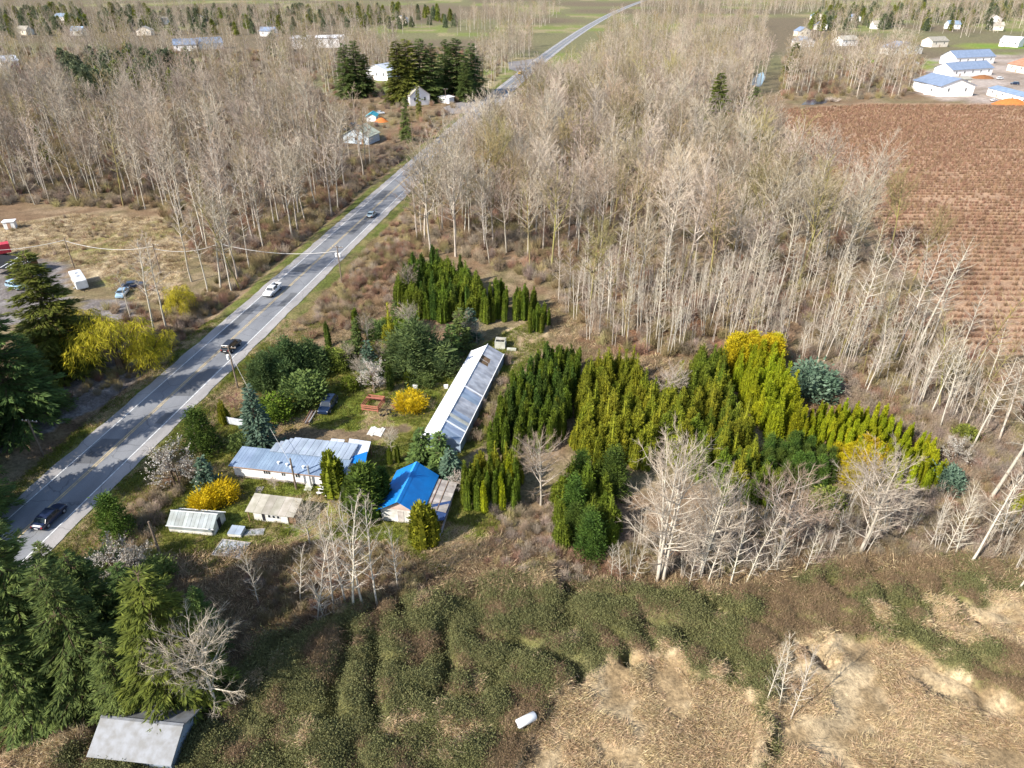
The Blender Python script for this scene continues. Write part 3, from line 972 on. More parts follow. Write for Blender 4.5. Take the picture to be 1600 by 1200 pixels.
# thin young growth in front of the tall trees
q = sample_poly(poly([(870, 470), (905, 440), (1000, 430), (1240, 440), (1400, 500), (1480, 600), (1600, 690), (1480, 680), (1400, 640), (1330, 600), (1240, 575), (1140, 548), (1050, 560), (990, 555), (920, 535)]), 230, 1.7)
for k, (x, y) in enumerate(q):
    if k % 3 == 0:
        place(P_alder[k % 5], 'young_alder', x, y, random.uniform(0.45, 0.7), 'slim young ' + ['pale grey', 'whitish', 'pale grey', 'mossy olive', 'whitish'][k % 5] + ' alder ' + wood_spot(x, y), 'bare tree', 'young alders in front of the central wood', tilt=0.06)
    else:
        place(P_sapling[k % 4], 'bare_sapling', x, y, random.uniform(0.55, 1.05), 'young multi-stemmed bare sapling ' + wood_spot(x, y), 'sapling', 'saplings on the wood edge', tilt=0.07)

# left wood, across the road
pts = sample_poly(Z_LEFT, 190, 5.0)
for k, (x, y) in enumerate(p for p in pts if ok_road(*p, 9)):
    if k % 3 == 0:
        place(P_cotton[k % 6], 'cottonwood_tree', x, y, random.uniform(0.75, 1.15), ('tall bare cottonwood ' if k % 6 not in (1, 4) else 'tall mossy-trunked cottonwood ') + left_spot(x, y), 'bare tree', 'bare cottonwoods left of the road', tilt=0.04)
    elif y > 320:
        extra.append((x, y))
    else:
        place(P_alder[k % 5], 'alder_tree', x, y, random.uniform(0.8, 1.15), 'slender bare ' + ['pale grey', 'whitish', 'pale grey', 'mossy olive', 'whitish'][k % 5] + ' alder ' + left_spot(x, y), 'bare tree', 'bare alders left of the road', tilt=0.04)
# single trees by the meadow, left of the road
for (bx, by, ty) in ((240, 520, 375), (262, 515, 370), (205, 500, 425), (325, 455, 330), (345, 450, 300), (375, 448, 290), (300, 440, 300), (360, 452, 330)):
    x, y = G(bx, by); h = Hgt(bx, by, ty)
    place(P_alder[(bx // 7) % 5], 'alder_tree', x, y, h / 21 * 1.15, 'bare roadside alder between the dry meadow and the road', 'bare tree', 'bare trees by the dry meadow', sz=h / 21, tilt=0.05)

# right hand margin beside the brown field
for k, (bx, by, ty) in enumerate(((1395, 565, 380), (1425, 560, 370), (1450, 545, 400), (1500, 600, 430), (1545, 780, 545), (1560, 690, 545), (1520, 700, 560), (1590, 720, 560), (1470, 640, 500), (1430, 640, 520), (1350, 620, 520), (1320, 560, 380))):
    x, y = G(bx, by); h = min(24, Hgt(bx, by, ty))
    place(P_alder[k % 5], 'alder_tree', x, y, h / 21 * 1.2, 'bare pale alder on the edge of the brown berry field', 'bare tree', 'bare alders by the berry field', sz=h / 21, tilt=0.07)

# ------------------------------------------------------------------ foreground bare trees
fg = [
    (P_whiteclump[0], (1030, 905), 690, 'large white-barked bare tree of several stems above the bramble slope'),
    (P_maple[0], (1342, 868), 722, 'spreading bare tree with pale trunk below the golden shrubs'),
    (P_maple[1], (1212, 880), 745, 'wide low bare tree with pale twiggy crown beside the bramble slope'),
    (P_maple[2], (340, 1118), 985, 'bare tree standing beside the olive fir and the metal roofed shed'),
    (P_alder[1], (1512, 895), 745, 'leaning bare pale tree on the brown slope'),
    (P_maple[3], (845, 788), 690, 'bare twiggy tree between the two cedar blocks'),
    (P_whiteclump[1], (1090, 905), 740, 'bare whitish clump of stems on the bramble edge'),
]
for pr, b, ty, lab in fg:
    x, y = G(*b); h = Hgt(b[0], b[1], ty)
    ph = {id(P_whiteclump[0]): 17, id(P_whiteclump[1]): 17}.get(id(pr), 14)
    if pr is P_alder[1]: ph = 21
    s = h / ph
    place(pr, 'bare_tree', x, y, s * (1.25 if ph == 21 else 1.0), lab, 'bare tree', 'bare trees standing in the foreground', sz=s)
for k, (bx, by, ty) in enumerate(((497, 965, 830), (522, 955, 800), (541, 950, 815), (556, 962, 795), (568, 958, 805), (590, 955, 815), (508, 968, 870), (622, 925, 835), (405, 945, 860), (470, 940, 850))):
    x, y = G(bx, by); h = Hgt(bx, by, ty)
    place(P_poplar[k % 3], 'poplar_tree', x, y, h / 15 * 1.1, 'thin pale bare poplar in the clump below the blue-roofed house', 'bare tree', 'thin poplars below the blue-roofed house', sz=h / 15, tilt=0.05)
for k, (bx, by, ty) in enumerate(((1105, 915, 800), (1140, 918, 790), (1165, 912, 800), (970, 905, 840), (990, 910, 845), (955, 900, 850), (1190, 905, 830), (1475, 870, 765), (1490, 875, 760), (1300, 870, 800), (1590, 925, 800), (1600, 900, 780), (1560, 850, 760), (1450, 860, 780), (1075, 920, 830), (1255, 900, 830))):
    x, y = G(bx, by); h = Hgt(bx, by, ty)
    place(P_poplar[k % 3], 'bare_sapling', x, y, h / 15 * 1.1, 'slim pale bare sapling on the upper edge of the brown bramble slope', 'sapling', 'saplings along the bramble slope', sz=h / 15, tilt=0.09)

for k, (bx, by, ty) in enumerate(((1215, 1110, 1000), (1195, 1105, 1015), (1235, 1125, 1005))):
    x, y = G(bx, by); h = Hgt(bx, by, ty)
    place(P_poplar[k], 'bare_sapling', x, y, h / 15 * 0.75, 'thin cluster of bare stems standing in the straw on the slope', 'sapling', 'thin stems in the straw', sz=h / 15)

q = sample_poly(poly([(965, 905), (985, 860), (1100, 800), (1180, 800), (1300, 800), (1400, 790), (1480, 780), (1600, 800), (1600, 900), (1480, 868), (1340, 872), (1200, 905), (1090, 915)]), 70, 1.6)
for k, (x, y) in enumerate(q):
    s = random.uniform(0.3, 0.62)
    place(P_sapling[k % 4], 'bare_sapling', x, y, s, 'thin multi-stemmed sapling in the brown brush below the cypress stands' if x < 30 else 'thin multi-stemmed sapling in the brown brush below the curved cedar block', 'sapling', 'thin saplings in the brush below the hedges', tilt=0.08)

# ------------------------------------------------------------------ far woodland: too many to count
fp = []
for P, n in ((Z_CENTRE, 330), (Z_LEFT, 260)):
    q = sample_poly(P, n, 3.5)
    fp.append(np.array([p for p in q if ok_road(*p, 10) and p[1] > 165 and not inside(CLEAR, p[0], p[1])]))
for P, n in ((poly([(905, 125), (960, 80), (1190, 84), (1195, 125), (1155, 172), (850, 166)]), 420),
             (poly([(0, 170), (-100, 190), (-160, 80), (250, 70), (420, 96), (520, 120), (545, 170), (420, 166), (300, 180), (150, 185)]), 330),
             (poly([(1220, 150), (1230, 95), (1420, 92), (1440, 140), (1400, 152)]), 150),
             (poly([(735, 140), (750, 90), (830, 72), (830, 92), (790, 128), (745, 150)]), 70),
             (poly([(420, 110), (430, 80), (520, 80), (620, 72), (620, 118), (540, 135)]), 150),
             (poly([(930, 80), (960, 40), (1200, 40), (1200, 75)]), 200),
             (poly([(0, 70), (-100, 60), (0, 15), (500, 15), (700, 40), (600, 60), (350, 66)]), 500),
             (poly([(700, 60), (760, 20), (880, 20), (830, 62)]), 120),
             (poly([(1250, 60), (1300, 10), (1800, 10), (1800, 55), (1500, 60)]), 500),
             (poly([(1000, 25), (1000, 2), (1300, 2), (1300, 25)]), 400)):
    q = sample_poly(P, n, 3.0)
    q = np.array([p for p in q if ok_road(*p, 10)])
    fp.append(q)
fp = np.concatenate(fp + [np.array(extra)])
scatter('far_woodland', 'distant mass of leafless grey-brown woodland', 'woodland', fp[:, 0], fp[:, 1], np.zeros(len(fp)) - 0.1, RNG.uniform(0.65, 1.1, len(fp)), ME_far, RNG.integers(0, 5, len(fp)))

# ------------------------------------------------------------------ undergrowth
ME_bush = [twig_bush(600 + k, r=1.3, h=1.9, n=90, tr=0.022).mesh('bush', [M_twig_red, M_twig_grey, M_twig_tan, M_twig_olive][k % 4]) for k in range(8)]
ME_bush_far = [twig_bush(640 + k, r=1.6, h=2.4, n=40, tr=0.05).mesh('bush', [M_twig_red, M_twig_grey, M_twig_tan, M_twig_olive][k % 4]) for k in range(4)]
Z_UNDER = [(Z_CENTRE, 6500, 1.35), (Z_LEFT, 5200, 1.35),
           (poly([(1240, 600), (1330, 570), (1640, 700), (1660, 900), (1380, 870), (1120, 905), (960, 900), (980, 850), (1200, 830), (1460, 760), (1470, 720)]), 1500, 0.95),
           (poly([(500, 470), (640, 360), (660, 405), (640, 470), (600, 480), (540, 520), (480, 530)]), 240, 1.0),
           (poly([(130, 860), (240, 760), (300, 700), (330, 660), (345, 680), (290, 760), (250, 830), (200, 890)]), 110, 0.8),
           (poly([(380, 900), (480, 850), (600, 850), (680, 900), (640, 940), (480, 980), (400, 980)]), 240, 0.7),
           (poly([(770, 790), (860, 780), (880, 850), (960, 880), (950, 920), (800, 910), (760, 880)]), 160, 0.7),
           (poly([(160, 480), (290, 470), (370, 455), (420, 440), (330, 520), (280, 560), (240, 530)]), 150, 1.0),
           (poly([(1215, 160), (1225, 90), (1440, 90), (1445, 140), (1400, 156)]), 500, 2.2),
           (poly([(420, 165), (420, 90), (700, 75), (800, 90), (760, 140), (700, 180), (620, 255), (540, 240)]), 900, 1.8),
           (poly([(0, 170), (0, 75), (420, 80), (420, 165)]), 900, 2.4),
           (poly([(760, 560), (800, 560), (780, 640), (745, 700), (720, 690), (750, 620)]), 60, 0.9)]
ux = []; us = []
for P, n, s in Z_UNDER:
    q = sample_poly(P, n)
    q = np.array([p for p in q if ok_road(*p, 9.5)])
    ux.append(q); us.append(RNG.uniform(0.6, 1.3, len(q)) * s)
for d0, d1, n in ((-17, -9.8, 700), (9.5, 17, 420)):
    yy = RNG.uniform(95 if d0 < 0 else 118, 330, n); dd = RNG.uniform(d0, d1, n)
    ux.append(np.stack([road_x(yy) + dd, yy], -1)); us.append(RNG.uniform(0.5, 1.1, n))
q = sample_poly(Z_MEADOW, 160)
ux.append(q); us.append(RNG.uniform(0.3, 0.8, len(q)))
ux = np.concatenate(ux); us = np.concatenate(us)
uz = height(ux[:, 0], ux[:, 1]) - 0.06
patch = (fbm(ux[:, 0] / 16, ux[:, 1] / 16, 70) * 9).astype(int)
uidx = (patch + (RNG.random(len(ux)) < 0.4) * RNG.integers(0, 8, len(ux))) % 8
scatter('undergrowth', 'brown leafless thicket of shrubs and canes under the bare trees', 'undergrowth', ux[:, 0], ux[:, 1], uz, us, ME_bush, uidx)
# ------------------------------------------------------------------ evergreen prototypes
def single(m, mat, nm): return Proto([(nm, m.mesh(nm, mat))])


P_col = [single(column_tree(700 + k, h=6.0, r=0.72, n=2000, bl=0.40, bw=0.055), M_cedar, 'cedar') for k in range(5)]
P_colD = [single(column_tree(710 + k, h=6.0, r=0.72, n=2000, bl=0.40, bw=0.055), M_cedar_dark, 'cedar') for k in range(4)]
P_colL = [single(column_tree(715 + k, h=6.0, r=0.70, n=2000, bl=0.38, bw=0.055), M_lime, 'cedar') for k in range(4)]
P_colG = [single(column_tree(720 + k, h=5.0, r=0.95, n=1600, bl=0.42, fingers=9), M_cypress, 'cypress') for k in range(3)]
P_cyp = [single(column_tree(730 + k, h=6.0, r=1.45, n=4200, bl=0.36, bw=0.05, fingers=16 + 2 * k), M_cypress, 'cypress') for k in range(5)]
P_cypD = [single(column_tree(740 + k, h=6.0, r=1.4, n=4000, bl=0.36, bw=0.05, fingers=14 + 3 * k), M_cedar, 'cypress') for k in range(4)]
P_darkc = [single(bushy_tree(745 + k, h=6.0, r=1.5, clumps=120, per=40, bl=0.34, bw=0.045), M_cedar_dark, 'conifer') for k in range(4)]
P_limec = [single(column_tree(750 + k, h=7.0, r=1.25, n=4200, bl=0.34, bw=0.05, fingers=14), M_lime, 'cypress') for k in range(4)]
P_goldc = [single(bushy_tree(755 + k, h=4.5, r=1.2, clumps=110, per=40, bl=0.30, bw=0.05, shape='barrel'), M_gold, 'cypress') for k in range(3)]
P_bluebush = [single(bushy_tree(760 + k, h=3.4, r=1.9, clumps=80, per=28, bl=0.42, bw=0.10, shape='dome'), M_blue, 'spruce') for k in range(2)]


def clump(seed, mat, nm, n=6, r=1.7, h=5.0, spread=1.9, **k):
    g = np.random.default_rng(seed); m = MB()
    for q in range(n):
        a = q * 2.4 + g.random(); d = spread * math.sqrt(q / n)
        hh = h * (1.0 - 0.5 * q / n) * g.uniform(0.85, 1.1)
        b = bushy_tree(seed * 31 + q, h=hh, r=r * g.uniform(0.7, 1.0), clumps=50, per=40, bl=0.45, bw=0.045, shape='cone' if q % 2 == 0 else 'barrel', sig=0.19)
        off = np.array([math.cos(a) * d, math.sin(a) * d, 0])
        for V in b.v: V += off
        for V, (F, mi) in zip(b.v, b.f): pass
        base_n = m.n
        m.v += b.v; m.f += [(F + base_n, mi) for F, mi in b.f]; m.n += b.n
    return single(m, mat, nm)


P_pinebush = [clump(768 + k, M_pine, 'pine') for k in range(3)]
P_greenbush = [single(bushy_tree(770 + k, h=3.2, r=1.7, clumps=70, per=26, bl=0.38, bw=0.10, shape='dome'), [M_fir, M_cedar, M_fir_olive][k], 'bush') for k in range(3)]
P_fors = [single(bushy_tree(775 + k, h=2.2, r=2.0, clumps=70, per=40, bl=0.5, bw=0.05, shape='dome'), M_forsythia, 'shrub') for k in range(2)]
P_spr_blue = tc_proto(conifer(780, h=10, r=1.7, whorls=26, per=8, bl=0.42, bw=0.11, dens=16, droop=0.12, r0=0.14), M_bark_brown, [M_blue, M_bark_brown])


def con(seed, mat, **k):
    tk, cr = conifer(seed, **k)
    return Proto([('trunk', tk.mesh('trunk', M_bark_brown, True)), ('crown', cr.mesh('crown', [mat, M_bark_brown]))])


P_spr_blue = con(780, M_blue, h=10, r=1.9, whorls=30, per=9, bl=0.45, bw=0.11, dens=17, droop=0.12, r0=0.14)
P_fir = [con(785 + k, M_fir, h=20, r=4.6, whorls=40, per=9, bl=0.55, bw=0.055, dens=95, droop=0.22, curve=0.7) for k in range(3)]
P_firO = [con(790 + k, M_fir_olive, h=20, r=4.0, whorls=42, per=9, bl=0.55, bw=0.055, dens=95, droop=0.30, curve=0.6) for k in range(2)]
P_firS = [con(795 + k, M_fir, h=7, r=1.8, whorls=20, per=8, bl=0.45, bw=0.10, dens=16, droop=0.15, r0=0.1) for k in range(2)]
P_firB = [con(797 + k, M_blue, h=6, r=1.6, whorls=20, per=8, bl=0.42, bw=0.10, dens=15, droop=0.12, r0=0.1) for k in range(1)]
M_everfar = leafmat('far_evergreen', (0.15, 0.17, 0.09), (0.10, 0.125, 0.07))
ME_ever = [bushy_tree(800 + k, h=16, r=4.2, clumps=60, per=16, bl=1.7, bw=0.35, sig=0.16).mesh('evergreen', [M_everfar, M_everfar, M_fir_olive][k]) for k in range(3)]

PH = {}


SIDES = {
    1: ('on the road side', 'on the greenhouse side', 'on the lawn side', 'on the wood side'),
    5: ('facing the long greenhouse', 'beside the olive-gold cypresses', 'toward the clipped row', 'toward the bare wood'),
    8: ('beside the dark cedar block', 'toward the bushy cypresses', 'at the front above the conifer clump', 'toward the bare wood'),
    10: ('beside the olive-gold stand', 'beside the dark conifers', 'at the front above the bare trees', 'toward the bare wood'),
    12: ('beside the bushy cypresses', 'beside the blue-green spruce bush', 'at the front near the dark conifers', 'under the golden edge'),
    14: ('beside the lime block', 'near the white blossoming shrub', 'above the golden dwarf cypresses', 'toward the bare wood'),
    16: ('beside the bushy cypresses', 'beside the golden dwarf cypresses', 'above the bare trees', 'toward the lime block'),
    6: ('touching the lean-to', 'beside the bare twiggy tree', 'on the open grass', 'under the yellow-green cypresses'),
    18: ('beside the bare twiggy tree', 'beside the white-barked tree', 'above the russet slope', 'toward the cypress stand'),
}


def block(pts_px, n, mind, protos, names, label, cat, group, hr, ph, w=1.0, seed=0, tilt=0.02):
    """a packed stand of look-alike trees inside a patch of ground"""
    g = np.random.default_rng(900 + seed)
    P = poly(pts_px)
    q = sample_poly(P, n, mind, g)
    for k, (x, y) in enumerate(q):
        h = g.uniform(*hr)
        s = h / ph
        lb = label
        if seed in SIDES:
            lo = P.min(0); hi = P.max(0)
            u, v = (x - lo[0]) / (hi[0] - lo[0]) - 0.5, (y - lo[1]) / (hi[1] - lo[1]) - 0.5
            sd_ = 'in the middle' if max(abs(u), abs(v)) < 0.2 else SIDES[seed][(1 if u > 0 else 0) if abs(u) > abs(v) else (3 if v > 0 else 2)]
            words = (label + ' ' + sd_).split()
            lb = ' '.join(words) if len(words) <= 16 else label
        place(protos[k % len(protos)], names, x, y, s * w * g.uniform(0.88, 1.12), lb, cat, group, sz=s, tilt=tilt)
    return len(q)


CC = 'cedar tree'
# dark stand beside the road end of the yard
block([(628, 490), (624, 462), (645, 438), (700, 434), (742, 450), (750, 472), (738, 505), (690, 505)], 64, 1.6, P_cypD + P_colD[:2], 'cedar_tree', 'dark green cedar of the rounded stand beside the road bank', CC, 'cedars of the rounded stand', (5.5, 8.0), 6.0, 1.0, 1)
block([(752, 505), (752, 478), (790, 470), (800, 480), (785, 508)], 16, 1.15, P_col, 'cedar_tree', 'narrow green cedar in the small clump right of the rounded stand', CC, 'cedars of the first small clump', (5, 6.2), 6.0, 0.95, 2)
block([(798, 500), (806, 478), (836, 480), (832, 503)], 12, 1.15, P_col, 'cedar_tree', 'narrow green cedar in the tall clump beside the dry grass patch', CC, 'cedars of the tall clump', (4.6, 6), 6.0, 0.95, 3)
block([(818, 520), (828, 500), (858, 502), (856, 522)], 12, 1.1, P_col, 'cedar_tree', 'narrow green cedar in the low clump nearest the dry grass patch', CC, 'cedars of the low clump', (3.8, 5), 6.0, 0.95, 4)
# block right of the long greenhouse
block([(768, 712), (785, 660), (810, 610), (850, 582), (900, 575), (902, 600), (890, 650), (875, 690), (860, 706)], 110, 1.25, P_col + P_colD, 'cedar_tree', 'narrow green cedar of the dense greenhouse-side block', CC, 'cedars right of the long greenhouse', (4.8, 6.8), 6.0, 0.95, 5, tilt=0.05)
# row behind the blue roofed house
block([(722, 800), (728, 765), (765, 752), (808, 758), (808, 800)], 34, 0.95, P_col + P_colL[:1], 'cedar_tree', 'narrow cedar of the clipped row by the blue-roofed house', CC, 'cedars beside the lean-to', (4.4, 5.4), 6.0, 0.85, 6)
block([(735, 752), (745, 738), (805, 730), (812, 752), (770, 755)], 12, 1.5, P_cyp, 'cypress_tree', 'yellow-green cypress behind the clipped cedar row', 'cypress', 'cypresses behind the clipped row', (4, 5), 6.0, 0.9, 7)
# golden olive cypress stand
block([(895, 705), (905, 640), (925, 590), (985, 590), (1015, 640), (1030, 690), (1000, 720), (950, 725)], 52, 1.75, P_cyp, 'cypress_tree', 'olive-gold cypress of the wide stand', 'cypress', 'olive-gold cypresses', (5, 7.2), 6.0, 0.95, 8)
block([(930, 735), (940, 700), (1000, 690), (1010, 735)], 14, 1.2, P_colG, 'cypress_tree', 'upright olive cypress on the front of the wide cypress stand', 'cypress', 'upright olive cypresses', (4.5, 5.5), 5.0, 0.8, 9)
block([(1020, 700), (1030, 640), (1080, 610), (1130, 610), (1150, 660), (1180, 720), (1160, 770), (1080, 745)], 60, 1.75, P_cyp + P_cypD[:2], 'cypress_tree', 'bushy yellow-green cypress of the mixed stand', 'cypress', 'bushy cypresses left of the lime block', (5, 7.4), 6.0, 0.95, 10)
block([(1085, 620), (1090, 580), (1125, 580), (1135, 620)], 12, 1.5, P_cypD, 'cypress_tree', 'green cypress at the back corner beside the lime hedge block', 'cypress', 'green cypresses beside the lime block', (6, 7.5), 6.0, 0.85, 11)
# tall lime block with golden top
block([(1145, 605), (1140, 590), (1205, 580), (1235, 660), (1240, 690), (1205, 690), (1175, 650)], 46, 1.5, P_limec, 'cypress_tree', 'tall lime-green cypress of the solid block', 'cypress', 'cypresses of the lime block', (5.6, 8.4), 7.0, 0.9, 12, 0.01)
block([(1132, 582), (1140, 572), (1200, 568), (1208, 580), (1150, 590)], 14, 1.3, P_goldc, 'golden_cypress', 'bright golden-yellow cypress along the back edge of the lime block', 'cypress', 'golden cypresses of the lime block', (5.6, 6.6), 4.5, 0.8, 13, 0.01)
# front right block
block([(1247, 702), (1250, 664), (1300, 657), (1378, 668), (1430, 702), (1466, 752), (1450, 776), (1400, 762), (1372, 738), (1300, 706)], 120, 1.12, P_colL, 'cedar_tree', 'narrow lime-green cedar of the long curved block', CC, 'cedars of the long curved block', (3.6, 5.0), 6.0, 0.92, 14)
block([(1296, 746), (1302, 722), (1362, 716), (1372, 738), (1335, 760)], 22, 1.1, P_goldc, 'golden_cypress', 'golden-yellow dwarf cypress in front of the long curved cedar block', 'cypress', 'golden dwarf cypresses', (3.2, 4.4), 4.5, 0.8, 15)
block([(1185, 755), (1195, 718), (1250, 708), (1300, 742), (1290, 760), (1230, 765)], 34, 1.4, P_darkc, 'conifer_tree', 'dark green conifer of the shaded hollow', 'conifer', 'dark conifers left of the golden cypresses', (3.6, 5), 6.0, 0.9, 16)
block([(1130, 790), (1150, 760), (1200, 760), (1215, 790)], 14, 1.8, P_cypD, 'cypress_tree', 'green cypress below the bushy stand, above the wide bare tree', 'cypress', 'green cypresses above the wide bare tree', (4, 6), 6.0, 0.9, 17)
# mixed conifers in front
block([(868, 850), (872, 780), (900, 750), (955, 760), (968, 850), (920, 868)], 26, 2.0, P_cypD + P_darkc[:2], 'conifer_tree', 'green conifer of the mixed clump', 'conifer', 'conifers above the russet slope', (4.5, 7.2), 6.0, 1.0, 18)

block([(500, 590), (520, 545), (600, 510), (640, 500), (640, 545), (600, 560), (560, 565)], 14, 2.4, P_greenbush + P_firS[:1], 'evergreen_bush', 'green bush in the overgrown back of the yard below the rounded stand', 'bush', 'green bushes in the overgrown yard', (2.2, 4.2), 3.6, 0.9, 21)
block([(545, 610), (560, 590), (640, 585), (690, 590), (680, 605), (600, 605)], 9, 2.6, P_greenbush, 'evergreen_bush', 'low green bush along the back of the lawn', 'bush', 'low bushes along the lawn', (1.2, 2.2), 3.2, 1.0, 22)
